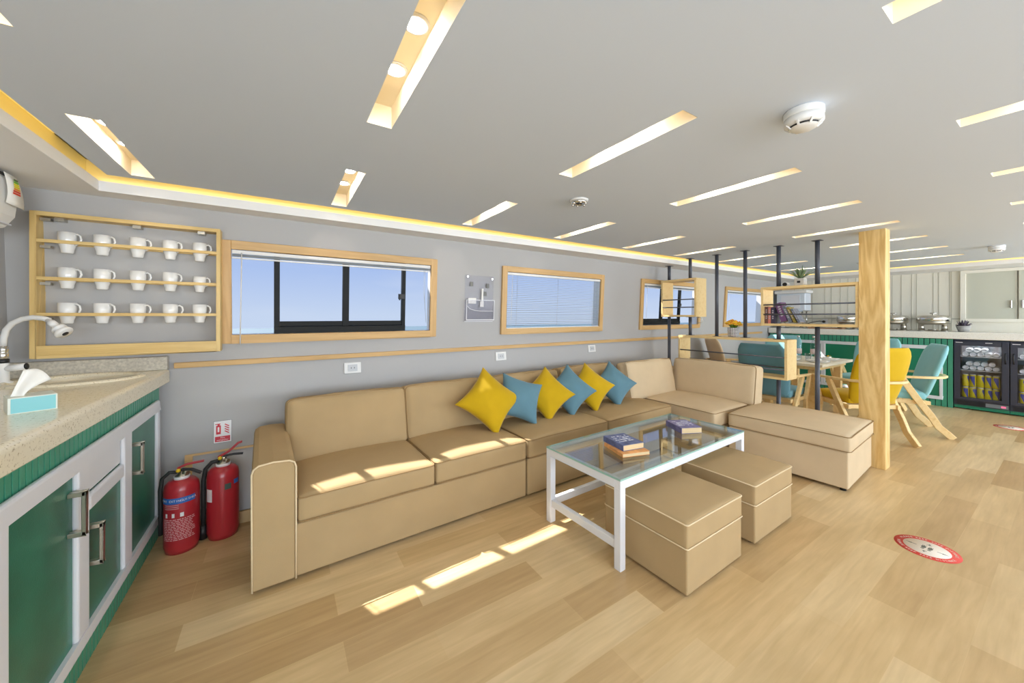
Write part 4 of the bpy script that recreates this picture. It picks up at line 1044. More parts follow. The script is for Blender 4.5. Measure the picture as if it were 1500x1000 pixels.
# books on the right upper shelf box
BK = [(M_bookbrown, 0.030, 0.185, 0.0, 'brown patterned book standing against the left end of the shelf'), (M_booksalmon, 0.024, 0.18, 0.0, 'salmon pink book standing beside the brown one'),
      (M_bookdark, 0.035, 0.175, 0.0, 'dark book standing behind the leaning purple one'), (M_bookpurple, 0.055, 0.205, 0.30, 'thick purple book leaning left on the shelf'),
      (M_bookgrey, 0.030, 0.18, 0.36, 'grey book leaning against the purple one'), (M_bookolive, 0.022, 0.175, 0.42, 'olive yellow book leaning, second last of the row'), (M_bookgrey, 0.020, 0.16, 0.46, 'pale grey book leaning at the right end of the row')]
y = 1.888
for k, (m, th, hh, lean, lab) in enumerate(BK):
    wbk = 0.13
    # local x = thickness direction (towards -Y), spine faces the viewer
    if lean > 0 and BK[k-1][3] == 0: y -= 0.058
    r = thing('standing_book', lab, 'book', (4.50, y, 1.2705+ (th*math.sin(lean) if lean else 0)), (0, 0, 0), 'books on the upper shelf box')
    R_ = Matrix.Rotation(-lean, 4, 'X')
    mb = MB(); mb.box(0, wbk, -th, -th+0.002, 0, hh, 0, R_); mb.box(0, wbk, -0.002, 0, 0, hh, 0, R_); mb.box(0, 0.003, -th+0.002, -0.002, 0, hh, 0, R_); c = build(mb, 'cover', m, r)
    mb = MB(); mb.box(0.003, wbk-0.003, -th+0.002, -0.002, 0.002, hh-0.003, 0, R_); build(mb, 'pages', M_pages, r)
    mb = MB()
    for j in range(5): mb.box(-0.0006, 0, -th*0.7, -th*0.3, hh*(0.28+0.12*j), hh*(0.28+0.12*j)+hh*0.075, 0, R_)
    build(mb, 'spine_print', M_spine, c)
    y -= th*math.cos(lean)+0.003 + (0.014 if lean else 0)

# plants and small items on the shelves
fp = thing('flower_pot', 'orange flowers in a black and white diamond pot on the lower shelf', 'plant', (4.59, 2.262, 1.0985))
mb = MB(); mb.lathe([(0.0001, 0.0), (0.052, 0.0), (0.058, 0.02), (0.062, 0.06), (0.064, 0.115), (0.058, 0.115), (0.056, 0.10), (0.0001, 0.10)], 28)
def diamond():
    m = mat('diamond_glaze', (240, 240, 240), 0.4); t_ = m.node_tree; b = t_.nodes['Principled BSDF']
    co = t_.nodes.new('ShaderNodeTexCoord'); mp = t_.nodes.new('ShaderNodeMapping'); ck = t_.nodes.new('ShaderNodeTexChecker'); sep = t_.nodes.new('ShaderNodeSeparateXYZ'); at = t_.nodes.new('ShaderNodeMath'); at.operation = 'ARCTAN2'
    cb = t_.nodes.new('ShaderNodeCombineXYZ'); mu = t_.nodes.new('ShaderNodeMath'); mu.operation = 'MULTIPLY'; mu.inputs[1].default_value = 0.062
    t_.links.new(co.outputs['Object'], sep.inputs[0]); t_.links.new(sep.outputs[1], at.inputs[0]); t_.links.new(sep.outputs[0], at.inputs[1]); t_.links.new(at.outputs[0], mu.inputs[0])
    t_.links.new(mu.outputs[0], cb.inputs[0]); t_.links.new(sep.outputs[2], cb.inputs[1]); t_.links.new(cb.outputs[0], mp.inputs[0])
    mp.inputs['Rotation'].default_value = (0, 0, PI/4); t_.links.new(mp.outputs[0], ck.inputs['Vector']); ck.inputs['Scale'].default_value = 80
    ck.inputs['Color1'].default_value = (*lin((70, 70, 84)), 1); ck.inputs['Color2'].default_value = (*lin((232, 232, 232)), 1)
    t_.links.new(ck.outputs[0], b.inputs['Base Color']); return m
build(mb, 'pot', diamond(), fp)
rnd = random.Random(5)
def leaf(mb, base_, tip, w_, mi=0, bend=0.02, n=5):
    b = Vector(base_); e_ = Vector(tip); d = e_-b; side = d.cross(Vector((0, 0, 1)));
    side = side.normalized() if side.length > 1e-5 else Vector((1, 0, 0)); vs = []
    for k in range(n+1):
        t_ = k/n; p = b+d*t_+Vector((0, 0, bend*math.sin(PI*t_))); ww = w_*math.sin(PI*min(0.97, 0.18+0.82*t_))
        vs += [tuple(p-side*ww/2), tuple(p+Vector((0, 0, -ww*0.25))), tuple(p+side*ww/2)]
    fs = []
    for k in range(n): fs += [(3*k, 3*k+1, 3*k+4, 3*k+3), (3*k+1, 3*k+2, 3*k+5, 3*k+4)]
    mb.add(vs, fs, mi, True)
mb = MB()
for k in range(26):
    a = rnd.uniform(0, 6.28); rr = rnd.uniform(0.04, 0.085); z = rnd.uniform(0.13, 0.185); leaf(mb, (0.02*math.cos(a), 0.02*math.sin(a), 0.10), (rr*math.cos(a), rr*math.sin(a), z), 0.022)
o = build(mb, 'leaves', M_leaf2, fp); o.modifiers.new('solid', 'SOLIDIFY').thickness = 0.001
mb = MB()
for k in range(60):
    a = rnd.uniform(0, 6.28); rr = 0.078*math.sqrt(rnd.random()); z = 0.195-rr*0.55+rnd.uniform(-0.01, 0.02)
    c = Vector((rr*math.cos(a), rr*math.sin(a), z)); mi = 0 if rnd.random() < 0.6 else 1
    for j in range(5):
        b_ = j*2*PI/5+a; mb.sphere(c+Vector((0.011*math.cos(b_), 0.011*math.sin(b_), 0.0)), 0.009, mi, 5, (1, 1, 0.7))
    mb.sphere(c+Vector((0, 0, 0.006)), 0.008, 1-mi, 5)
o = build(mb, 'blossoms', [M_flower, M_floweryel], fp)

ag = thing('potted_agave', 'spiky green agave in a square white pot on the upper shelf box', 'plant', (4.59, 1.592, 1.6685))
mb = MB(); mb.box(-0.042, 0.042, -0.042, 0.042, 0, 0.078); build(mb, 'pot', M_concrete, ag, bevel=0.004)
mb = MB(); mb.box(-0.0432, -0.042, -0.012, 0.016, 0.030, 0.052); build(mb, 'tag', M_black, ag)
mb = MB()
for k in range(26):
    a = k*2.4; el_ = rnd.uniform(0.35, 1.35); Lf = rnd.uniform(0.09, 0.135)
    leaf(mb, (0.01*math.cos(a), 0.01*math.sin(a), 0.078), (Lf*math.cos(el_)*math.cos(a), Lf*math.cos(el_)*math.sin(a), 0.078+Lf*math.sin(el_)+0.01), 0.017, 0, 0.006)
o = build(mb, 'leaves', M_leaf, ag); o.modifiers.new('solid', 'SOLIDIFY').thickness = 0.0025
sp = thing('desk_speaker', 'small round black and white speaker on the upper shelf left of the agave', 'speaker', (4.60, 1.726, 1.6685))
mb = MB(); mb.cyl((-0.03, 0, 0.027), (0.03, 0, 0.027), 0.027, n=24); build(mb, 'body', M_whiteplastic, sp, bevel=0.004)
mb = MB(); mb.cyl((-0.033, 0, 0.024), (-0.03, 0, 0.024), 0.021, n=24); build(mb, 'cone', M_black, sp)
mb = MB(); mb.tube([(4.60, 2.72, 1.340), (4.60, 2.66, 1.33), (4.61, 2.645, 1.29), (4.62, 2.68, 1.265), (4.62, 2.74, 1.26)], 0.004, 8)
tag(build(mb, 'white_cable', M_whiteplastic), 'short white cable hanging in a loop under the small high shelf box', 'cable')

# ------------------------------------------------------------------ dining chairs
def make_chair():
    r = thing('dining_chair', '', 'chair', (0, 0, 0), group='dining chairs around the table')
    # backrest
    def back_pt(u, v): # u -1..1 across, v 0..1 up ; centreline
        return Vector((u*(0.228+0.045*math.sin(PI*min(1, v*0.8))), -0.205-0.155*v-0.02*v*v-0.035*(1-u*u)+0.03, 0.40+0.62*v))
    mb = MB(); n, m = 10, 12
    for sg_ in (-1, 1):
        vs = []
        for i in range(n+1):
            u = math.sin((-1+2*i/n)*PI/2)
            for j in range(m+1):
                v = (1-math.cos(PI*j/m))/2
                uu = u*(1-0.18*max(0, (v-0.8)/0.2)**2.2 - 0.06*max(0, (0.15-v)/0.15)**2)
                p = back_pt(uu, v); ed = max(0, (1-u**6)*(1-(2*v-1)**8))**0.5
                p.y += sg_*0.036*ed; vs.append(tuple(p))
        mb.add(vs, [(i*(m+1)+j, (i+1)*(m+1)+j, (i+1)*(m+1)+j+1, i*(m+1)+j+1) for i in range(n) for j in range(m)], 0, True)
    build(mb, 'backrest', M_chteal, r)
    mb = MB(); puff_box(mb, 0.245, 0.235, 0.045, 0.035, (0, 0, 0.02), 10, Matrix.Translation((0, 0.035, 0.435))); build(mb, 'seat', M_chteal, r)
    # seat frame
    mb = MB(); mb.box(-0.235, 0.235, 0.20, 0.235, 0.345, 0.388); mb.box(-0.235, 0.235, -0.20, -0.165, 0.345, 0.388); mb.box(-0.262, -0.232, -0.22, 0.24, 0.345, 0.388); mb.box(0.232, 0.262, -0.22, 0.24, 0.345, 0.388)
    build(mb, 'seat_frame', M_chairwood, r, bevel=0.004)
    # arm rail loop
    path = [(-0.285, 0.27, 0.640)]
    path += [(-0.295, 0.10, 0.648), (-0.300, -0.08, 0.655)]
    for k in range(9):
        a = PI+k*PI/8; path.append((0.300*math.cos(a), -0.16+0.235*math.sin(a), 0.658+0.004*math.sin(PI*k/8)))
    path += [(0.300, -0.08, 0.655), (0.295, 0.10, 0.648), (0.285, 0.27, 0.640)]
    mb = MB(); mb.sweep(path, 0.038, 0.026); build(mb, 'arm_rail', M_chairwood, r, bevel=0.006)
    for s in (-1, 1):
        mb = MB(); mb.sweep([(s*0.290, 0.02, 0.640), (s*0.283, -0.10, 0.42), (s*0.279, -0.21, 0.24), (s*0.276, -0.27, 0.12), (s*0.275, -0.385, -0.0)], 0.034, 0.064, 0, (0, 0.9, 0.45))
        o = build(mb, 'leg', M_chairwood, r, bevel=0.005)
        mb = MB(); mb.sweep([(s*0.285, 0.235, 0.630), (s*0.278, 0.19, 0.46), (s*0.270, 0.165, 0.36), (s*0.262, 0.20, 0.18), (s*0.258, 0.265, 0.0)], 0.034, 0.056, 0, (0, 0.9, 0.45))
        o = build(mb, 'leg', M_chairwood, r, bevel=0.004)
    return r
proto = make_chair()
CH = [((5.14, 2.06), (1.0, 0.0), M_chteal, 'steel blue dining chair seen from behind under the low shelf box'),
      ((5.50, 1.38), (0.60, 0.80), M_chyellow, 'mustard yellow dining chair behind the wooden post'),
      ((6.29, 1.23), (-0.42, 0.90), M_chteal2, 'light teal dining chair standing clear to the right of the wooden post'),
      ((7.22, 1.73), (-1.0, 0.25), M_chteal2, 'light teal dining chair at the far side of the table, just right of the post'),
      ((6.98, 2.78), (-1.0, 0.0), M_chteal2, 'light teal dining chair at the far side of the table, nearer the windows'),
      ((5.87, 2.86), (0.75, -0.66), M_chbeige, 'beige dining chair at the table end nearest the windows')]
for k, ((x, y), f, m, lab) in enumerate(CH):
    o = proto if k == 0 else dup(proto, (0, 0, 0))
    o.location = (x, y, 0.004); o.rotation_euler = (0, 0, math.atan2(f[1], f[0])-PI/2); o['label'] = lab
    if m != M_chteal: remat(o, M_chteal, m)

# dining table
dt = thing('dining_table', 'pale rectangular dining table set with plates and bottles', 'table', (6.2, 2.2, 0))
mb = MB(); mb.box(5.60, 6.70, 1.72, 2.50, 0.715, 0.75, 0); build(mb, 'tabletop', M_woodlight, dt, world=True, bevel=0.006)
mb = MB(); mb.box(5.66, 6.64, 1.78, 2.44, 0.67, 0.715); build(mb, 'apron', M_chairwood, dt, world=True)
for x in (5.70, 6.58):
    for y in (1.82, 2.32):
        mb = MB(); mb.box(x, x+0.08, y, y+0.08, 0, 0.66); build(mb, 'leg', M_chairwood, dt, world=True, bevel=0.004)
def plate(x, y, label, napkin=True):
    r = thing('dinner_plate', label, 'plate', (x, y, 0.7505), 0, 'table settings')
    mb = MB(); mb.lathe([(0.0001, 0.004), (0.08, 0.004), (0.125, 0.018), (0.126, 0.014), (0.08, 0.0), (0.0001, 0.0)], 28); build(mb, 'plate', M_ceramic, r)
    mb = MB(); mb.box(-0.06, 0.06, -0.11, 0.11, 0.0185, 0.028); mb.box(-0.05, 0.05, -0.03, 0.03, 0.028, 0.045); build(mb, 'folded_napkin', M_napkin if not napkin else M_paper, r, bevel=0.004)
    mb = MB()
    for k in range(7): a = k*0.9; leaf(mb, (0, 0, 0.04), (0.04*math.cos(a), 0.04*math.sin(a), 0.065), 0.022, 1 if k % 2 else 0, 0.006, 3)
    build(mb, 'garnish', [M_floweryel, M_napkin], r)
plate(5.86, 2.16, 'white plate with napkin and yellow flower, left of the bottles')
plate(6.30, 1.88, 'white plate with napkin and flower, right of the bottles')
plate(6.45, 2.40, 'white plate with napkin at the far left of the table')
plate(5.90, 1.86, 'white plate with napkin nearest the yellow chair')
def bottle(x, y, label):
    r = thing('water_bottle', label, 'bottle', (x, y, 0.7505), 0, 'water bottles on the dining table')
    mb = MB(); mb.lathe([(0.0001, 0), (0.034, 0), (0.037, 0.01), (0.037, 0.19), (0.032, 0.22), (0.018, 0.27), (0.014, 0.29), (0.014, 0.31)], 22); build(mb, 'body', M_bottle, r)
    mb = MB(); mb.lathe([(0.0375, 0.08), (0.0375, 0.15)], 22); build(mb, 'label_band', mat('bottle_label', (206, 190, 188), 0.5) if 'bottle_label' not in MATS else MATS['bottle_label'], r)
    mb = MB(); mb.lathe([(0.016, 0.305), (0.016, 0.33), (0.0001, 0.331)], 16); build(mb, 'cap', M_chrome, r)
bottle(6.10, 2.14, 'clear water bottle just left of the black pole'); bottle(6.14, 1.98, 'clear water bottle just right of the black pole')
def glass(x, y, label):
    r = thing('drinking_glass', label, 'glass', (x, y, 0.7505), 0, 'glasses on the dining table')
    mb = MB(); mb.lathe([(0.0001, 0.004), (0.026, 0.004), (0.034, 0.10), (0.036, 0.10), (0.029, 0.0), (0.0001, 0.0)], 20); build(mb, 'tumbler', M_bottle, r)
glass(5.98, 1.99, 'clear drinking glass between the bottles and the near plate'); glass(6.02, 1.90, 'clear drinking glass close to the right-hand plate'); glass(6.12, 2.30, 'clear drinking glass left of both bottles')

# ------------------------------------------------------------------ back counter
BX = 8.34
bc = thing('bar_cabinet', 'green slatted bar cabinet with white frames along the back wall', 'cabinet', (BX, 2.2, 0))
mb = MB(); mb.box(BX+0.02, XR-0.01, 1.035, 3.42, 0, 1.01); build(mb, 'body', M_gapshade, bc, world=True)
mb = MB(); y = 1.035
while y < 3.40: mb.box(BX, BX+0.02, y, y+0.050, 0.0, 1.01); y += 0.058
build(mb, 'slatted_front', M_green, bc, world=True, bevel=0.003)
for a, b in ((1.13, 1.84), (1.84, 2.55), (2.55, 3.30)):
    mb = MB(); X0 = BX-0.018
    mb.box(X0, BX, a, b, 0.855, 0.905); mb.box(X0, BX, a, b, 0.10, 0.15); mb.box(X0, BX, a, a+0.035, 0.15, 0.855); mb.box(X0, BX, b-0.035, b, 0.15, 0.855); f = build(mb, 'frame', M_white, bc, world=True, bevel=0.006)
    mb = MB(); mb.box(BX-0.006, BX-0.0005, a+0.035, b-0.035, 0.15, 0.855); build(mb, 'door_panel', M_greenflat, bc, world=True)
wt = thing('bar_countertop', 'long cream countertop along the back wall over the fridges', 'countertop', (BX, 1.5, 1.012))
mb = MB(); mb.box(BX-0.02, XR-0.002, -1.4, 3.43, 1.015, 1.118); build(mb, 'slab', M_barstone, wt, world=True, bevel=0.012, segs=3)

# fridges
def fridge(y1, label):
    y0 = y1-0.485
    r = thing('bar_fridge', label, 'fridge', (BX, (y0+y1)/2, 0.0), 0, 'black glass-door fridges under the counter')
    mb = MB(); X1 = BX+0.5
    mb.box(BX+0.03, X1, y0, y0+0.02, 0.06, 1.005); mb.box(BX+0.03, X1, y1-0.02, y1, 0.06, 1.005); mb.box(BX+0.03, X1, y0+0.02, y1-0.02, 0.985, 1.005); mb.box(BX+0.03, X1, y0+0.02, y1-0.02, 0.06, 0.145); mb.box(X1-0.02, X1, y0+0.02, y1-0.02, 0.145, 0.985)
    mb.box(BX+0.04, X1, y0, y1, 0.015, 0.06, 2)
    mb.box(X1-0.022, X1-0.02, y0+0.02, y1-0.02, 0.145, 0.985, 1); mb.box(BX+0.05, X1-0.02, y0+0.02, y1-0.02, 0.983, 0.985, 1)
    build(mb, 'body', [M_fridge, M_fridgein, M_greenflat], r, world=True)
    mb = MB(); mb.box(BX+0.06, BX+0.08, y0+0.04, y1-0.04, 0.974, 0.982); build(mb, 'interior_lamp', MATS.get('fridge_lamp') or mat('fridge_lamp', (255, 255, 255), 0.5, emit=45), r, world=True)
    mb = MB(); a, b = y0+0.062, y1-0.060
    mb.box(BX-0.006, BX+0.028, y0+0.004, a, 0.145, 0.985); mb.box(BX-0.006, BX+0.028, b, y1-0.004, 0.145, 0.985); mb.box(BX-0.006, BX+0.028, a, b, 0.925, 0.985); mb.box(BX-0.006, BX+0.028, a, b, 0.145, 0.182)
    d = build(mb, 'door', M_fridge, r, world=True, bevel=0.003)
    mb = MB(); mb.box(BX+0.008, BX+0.014, a, b, 0.182, 0.925); build(mb, 'glass', M_fridgeglass, d)
    hy = y0+0.030 if y1 > 0.8 else y1-0.032
    mb = MB(); mb.tube([(BX-0.006, hy, 0.70), (BX-0.026, hy, 0.715), (BX-0.030, hy, 0.77), (BX-0.026, hy, 0.825), (BX-0.006, hy, 0.84)], 0.007, 8); build(mb, 'handle', M_black, d)
    for z in (0.765, 0.57):
        mb = MB(); mb.box(BX+0.06, X1-0.03, y0+0.022, y1-0.022, z-0.006, z); build(mb, 'shelf', M_whiteplastic, r, world=True)
    mb = MB(); yy = y0+0.21
    while yy < y1-0.03: mb.box(BX+0.024, BX+0.031, yy, yy+0.006, 0.068, 0.122); yy += 0.012
    build(mb, 'vent_grille', M_black, r, world=True)
    mb = MB(); mb.box(BX+0.022, BX+0.030, y0+0.01, y0+0.20, 0.072, 0.122); c = build(mb, 'control_panel', mat('panel_grey', (120, 124, 128), 0.5) if 'panel_grey' not in MATS else MATS['panel_grey'], r, world=True)
    mb = MB(); mb.box(BX+0.020, BX+0.022, y0+0.03, y0+0.07, 0.085, 0.108); build(mb, 'display', M_pink, c)
    mb = MB(); mb.box(BX-0.008, BX-0.006, y1-0.085, y1-0.02, 0.966, 0.974); mb.box(BX-0.008, BX-0.006, y0+0.14, y0+0.2, 0.968, 0.976); build(mb, 'badge', M_whitesign, d)
    return y0, y1
fr1 = fridge(1.028, 'black bar fridge full of cans, left of the two')
fr2 = fridge(0.540, 'black bar fridge full of cans at the right edge')
def can_lying():
    o = thing('lying_can', '', 'can', (0, 0, 0)); mb = MB()
    Rm = Matrix.Rotation(PI/2, 4, 'Y')
    mb.lathe([(0.0001, 0.003), (0.024, 0.003), (0.026, 0.0), (0.029, 0.004), (0.033, 0.014), (0.033, 0.15), (0.028, 0.158), (0.0001, 0.158)], 20, 0, Rm)
    b = build(mb, 'can', M_canwhite, o); return o
def can_up(m, name):
    o = thing(name, '', 'can', (0, 0, 0)); mb = MB()
    mb.lathe([(0.0001, 0.003), (0.025, 0.0), (0.033, 0.012), (0.033, 0.160), (0.027, 0.172), (0.026, 0.178), (0.0001, 0.176)], 20, 0)
    build(mb, 'can', M_canyellow, o)
    mb = MB(); n = 10; vs = []
    for i in range(n+1):
        a = PI-0.1+i*1.35/n; h = 0.03+0.125*i/n
        for z in (0.155-h*0.0-0.0, 0.155-h): vs.append((0.0338*math.cos(a), 0.0338*math.sin(a), z))
    mb.add(vs, [(2*i, 2*i+2, 2*i+3, 2*i+1) for i in range(n)], 0, True); build(mb, 'blue_panel', M_canblue, o)
    mb = MB(); mb.lathe([(0.0275, 0.1705), (0.0275, 0.180), (0.024, 0.181), (0.0235, 0.178), (0.0001, 0.178)], 18); build(mb, 'lid', M_canwhite, o)
    return o
cl = can_lying(); cu = can_up(M_canyellow, 'drink_can'); cn = [0, 0]
def put(kind, x, y, z, label, group, rz=0):
    src = cl if kind == 0 else cu
    o = src if cn[kind] == 0 else dup(src, (0, 0, 0)); cn[kind] += 1
    o.location = (x, y, z); o.rotation_euler = (0, 0, rz); o['label'] = label; o['group'] = group
for fi, ((y0, y1), fn) in enumerate(((fr1, 'left fridge'), (fr2, 'right fridge'))):
    ya = y1-0.062-0.037; p = 0.0675
    for si, (zs, rows) in enumerate(((0.765, (6, 3)), (0.57, (6, 4)))):
        for ri, cnt in enumerate(rows):
            for k in range(cnt):
                if fi == 1 and ya-k*p < 0.15-0.0 and False: continue
                yy = ya-k*p-(0.5*p if ri else 0)
                if yy < y0+0.056: continue
                put(0, BX+0.075, yy, zs+0.034+ri*0.060, 'silver-ended can lying on the %s shelf of the %s, %s layer, %s from left' % (('upper', 'lower')[si], fn, ('bottom', 'top')[ri], ORD[k]), 'cans lying on the %s shelf of the %s, %s layer' % (('upper', 'lower')[si], fn, ('bottom', 'top')[ri]))
    for ri in range(2):
        for k in range(6):
            yy = ya-k*p
            if yy < y0+0.056: continue
            put(1, BX+0.10, yy, 0.146+ri*0.183, 'yellow and blue can standing in the %s row of the %s, %s from left' % (('bottom', 'second')[ri], fn, ORD[k]), 'yellow and blue cans in the %s row of the %s' % (('bottom', 'second')[ri], fn), random.uniform(-0.7, 0.7))

# wall cabinet with sliding frosted doors
wc = thing('wall_cabinet', 'beige wall cabinet with frosted sliding doors at far right', 'cabinet', (XR-0.05, 0.3, 1.3))
mb = MB(); xf = XR-0.05
mb.box(xf, XR-0.001, -1.2, 1.03, 2.005, 2.052); mb.box(xf, XR-0.001, -1.2, 1.03, 1.265, 1.312); mb.box(xf, XR-0.001, 0.975, 1.03, 1.312, 2.005)
build(mb, 'frame', M_beige, wc, world=True, bevel=0.004)
for a, b, x in ((0.515, 0.975, xf+0.022), (0.04, 0.500, xf+0.010)):
    mb = MB(); mb.box(x, x+0.010, a, b, 1.312, 2.005, 0); d = build(mb, 'door', M_cabglass, wc, world=True)
    for ea, eb in ((a, a+0.016), (b-0.01, b)):
        mb = MB(); mb.box(x-0.003, x, ea, eb, 1.312, 2.005); build(mb, 'door_edge', M_beigeline, d)
    hy = a+0.05 if a > 0.3 else b-0.03
    mb = MB(); mb.box(x-0.022, x-0.003, hy-0.008, hy+0.008, 1.47, 1.58); build(mb, 'handle', M_chrome, d, bevel=0.003)

# chafing dishes
def chafing(y, label, R=0.165, x=8.60):
    r = thing('chafing_dish', label, 'chafing dish', (x, y, 1.1185), 0, 'steel chafing dishes on the back counter')
    mb = MB(); mb.lathe([(R*1.04, 0.150), (R*1.10, 0.165), (R*1.11, 0.215), (R*1.02, 0.238), (R*0.6, 0.250), (0.0001, 0.252)], 36); build(mb, 'lid', M_chrome, r)
    mb = MB(); mb.lathe([(0.0001, 0.10), (R*0.8, 0.10), (R*0.98, 0.12), (R*1.08, 0.150), (R*0.9, 0.150)], 36); build(mb, 'pan', M_brushed, r)
    mb = MB(); mb.cyl((0, 0, 0.250), (0, 0, 0.272), 0.012, n=10); mb.cyl((0, -0.034, 0.278), (0, 0.034, 0.278), 0.012, n=10); build(mb, 'lid_knob', M_chrome, r)
    for s in (-1, 1):
        mb = MB(); mb.cyl((-0.02, s*R*0.72, 0), (-0.02, s*R*0.74, 0.12), 0.036, 0.032, 14); mb.cyl((-0.02, s*R*0.72, 0), (-0.02, s*R*0.72, 0.012), 0.045, n=14); build(mb, 'leg', M_brushed, r)
    mb = MB(); mb.lathe([(0.0001, 0.006), (0.05, 0.006), (0.055, 0.028), (0.04, 0.028)], 18); mb.box(-0.02, 0.02, -R*0.7, R*0.7, 0.003, 0.010); build(mb, 'burner', M_brushed, r)
chafing(1.265, 'steel chafing dish with round lid between post and fridges, nearest the succulent')
chafing(1.70, 'steel chafing dish partly hidden right behind the wooden post')
chafing(2.28, 'steel chafing dish seen through the shelf box left of the post', 0.14)

sc = thing('potted_succulent', 'dark succulent in a small grey pot on the back counter', 'plant', (8.60, 0.965, 1.1185))
mb = MB(); mb.lathe([(0.0001, 0), (0.04, 0), (0.058, 0.068), (0.052, 0.068), (0.0001, 0.055)], 22); build(mb, 'pot', mat('pot_grey', (170, 168, 164), 0.7), sc)
mb = MB()
for k in range(30):
    a = k*2.4; el_ = rnd.uniform(0.25, 1.4); Lf = rnd.uniform(0.06, 0.09); leaf(mb, (0.012*math.cos(a), 0.012*math.sin(a), 0.058), (Lf*math.cos(el_)*math.cos(a), Lf*math.cos(el_)*math.sin(a), 0.058+Lf*math.sin(el_)), 0.02, 0, 0.004)
build(mb, 'leaves', M_succ, sc).modifiers.new('solid', 'SOLIDIFY').thickness = 0.003
sc.scale = (1.3, 1.3, 1.3)

# water dispenser / drinks container, plug, tray, bowls
wd = thing('drink_dispenser', 'large white drink dispenser seen behind the upper shelf books', 'dispenser', (8.60, 3.10, 1.1185))
mb = MB(); mb.box(-0.14, 0.14, -0.24, 0.24, 0.34, 0.68); build(mb, 'tank', M_clearplastic, wd, bevel=0.02, segs=3)
mb = MB(); mb.box(-0.16, 0.16, -0.27, 0.27, 0.68, 0.735); build(mb, 'lid', M_whiteplastic, wd, bevel=0.015, segs=3)
mb = MB(); mb.box(-0.146, -0.136, -0.16, 0.16, 0.38, 0.64); build(mb, 'front_panel', M_white, wd, bevel=0.006)
for y in (-0.18, 0.18):
    for x in (-0.1, 0.1):
        mb = MB(); mb.cyl((x, y, 0), (x, y, 0.33), 0.012, n=10); build(mb, 'leg', M_chrome, wd)
mb = MB(); mb.box(-0.13, 0.13, -0.2, 0.2, 0.325, 0.34); build(mb, 'stand_top', M_chrome, wd)
mb = MB()
for y in (-0.1, 0.0): mb.cyl((-0.14, y, 0.37), (-0.19, y, 0.36), 0.011, n=10); mb.cyl((-0.18, y, 0.365), (-0.18, y, 0.31), 0.009, n=10)
build(mb, 'tap', M_chrome, wd)
pl = thing('wall_plug', 'white wall socket with a black plug above the back counter', 'socket', (XR-0.004, 2.70, 1.245))
mb = MB(); mb.box(-0.008, 0, -0.05, 0.05, -0.05, 0.05); build(mb, 'plate', M_whiteplastic, pl, bevel=0.003)
mb = MB(); mb.cyl((-0.05, 0.01, 0), (-0.008, 0.01, 0), 0.02, 0.024, 12); build(mb, 'plug', M_black, pl)
mb = MB(); mb.tube([(-0.05, 0.01, 0), (-0.08, 0.06, 0.01), (-0.10, 0.16, -0.01), (-0.12, 0.28, -0.06), (-0.14, 0.36, -0.115)], 0.006, 8); build(mb, 'cord', M_black, pl)
tr = thing('serving_tray', 'flat brown wooden tray lying on the back counter left of the post', 'tray', (8.52, 2.55, 1.1185))
mb = MB(); mb.box(-0.12, 0.12, -0.25, 0.25, 0, 0.015); mb.box(-0.12, 0.12, 0.235, 0.25, 0.015, 0.03); mb.box(-0.12, 0.12, -0.25, -0.235, 0.015, 0.03); build(mb, 'board', mat('tray_brown', (176, 132, 96), 0.5), tr, bevel=0.003)
sk = thing('gadget_box', 'small white device with a dark cord at the left end of the back counter', 'device', (8.50, 3.28, 1.1185))
mb = MB(); mb.box(-0.05, 0.05, -0.06, 0.06, 0, 0.05); build(mb, 'case', M_whiteplastic, sk, bevel=0.006)
mb = MB(); mb.tube([(-0.05, 0, 0.02), (-0.08, -0.05, 0.008), (-0.07, -0.12, 0.006), (-0.09, -0.18, 0.006)], 0.005, 8); build(mb, 'cord', M_black, sk)

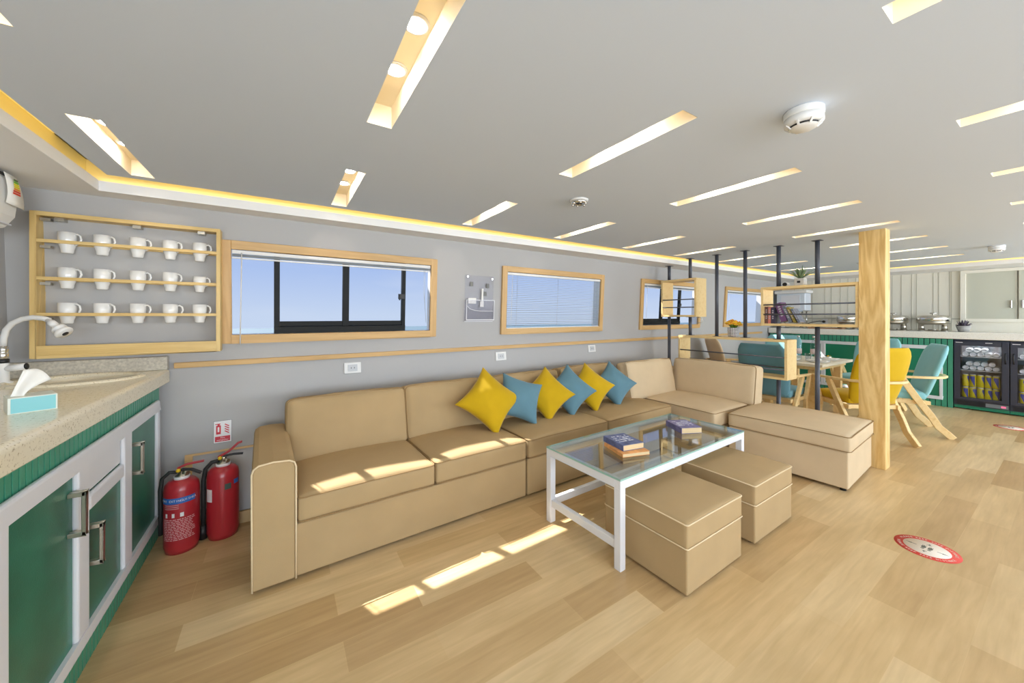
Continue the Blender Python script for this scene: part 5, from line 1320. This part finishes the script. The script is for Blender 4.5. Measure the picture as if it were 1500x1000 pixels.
# ------------------------------------------------------------------ floor stickers
def sticker(x, y, rz, label):
    r = thing('floor_sticker', label, 'sticker', (x, y, 0.0006), rz, 'round distancing stickers on the floor'); R = 0.132
    mb = MB(); mb.lathe([(0.0001, 0.0006), (R, 0.0006), (R, 0.0)], 64); d = build(mb, 'disc', M_sticker, r)
    mb = MB(); mb.lathe([(0.0001, 0.0009), (0.094, 0.0009), (0.094, 0.0006)], 56); build(mb, 'centre', M_stickerw, r)
    mb = MB()
    for s in (-1, 1):
        mb.prism([(s*0.040, -0.002), (s*0.060, -0.002), (s*0.060, -0.006), (s*0.086, 0), (s*0.060, 0.006), (s*0.060, 0.002), (s*0.040, 0.002)][::s], 0.0009, 0.0012)
        def ell(cx, cy, rx, ry, n=14): return [(cx+rx*math.cos(2*PI*i/n), cy+ry*math.sin(2*PI*i/n)) for i in range(n)]
        mb.prism(ell(s*0.013, 0.004, 0.010, 0.017), 0.0009, 0.0012); mb.prism(ell(s*0.013, -0.022, 0.008, 0.006), 0.0009, 0.0012)
        for k in range(3): mb.prism(ell(s*(0.006+0.007*k), 0.028-0.003*k, 0.0025, 0.003, 8), 0.0009, 0.0012)
        mb.prism([(-0.012, s*0.046), (0.012, s*0.046), (0.004, s*0.052), (0.003, s*0.062), (-0.003, s*0.062), (-0.004, s*0.052)][::s], 0.0009, 0.0012)
    build(mb, 'footprints', M_stickerd, r)
    mb = MB()
    for txt, a0, sgn in (('PLEASE KEEP SAFE DISTANCE', PI/2, -1), ('PLEASE KEEP SAFE DISTANCE', -PI/2, 1)):
        n = len(txt)
        for i, chh in enumerate(txt):
            if chh == ' ': continue
            a = a0+sgn*(i-(n-1)/2)*0.112
            T = Matrix.Translation((0.112*math.cos(a), 0.112*math.sin(a), 0.0009)) @ Matrix.Rotation(a-PI/2 if sgn < 0 else a+PI/2, 4, 'Z')
            mb.text(chh, 0.018, T, depth=0.0002)
    build(mb, 'lettering', M_stickerw, r)
sticker(3.165, 0.490, -1.62, 'round red and white footprint sticker on the floor right of the ottomans')
sticker(7.45, 0.475, -1.62, 'round red and white footprint sticker on the floor in front of the fridges')
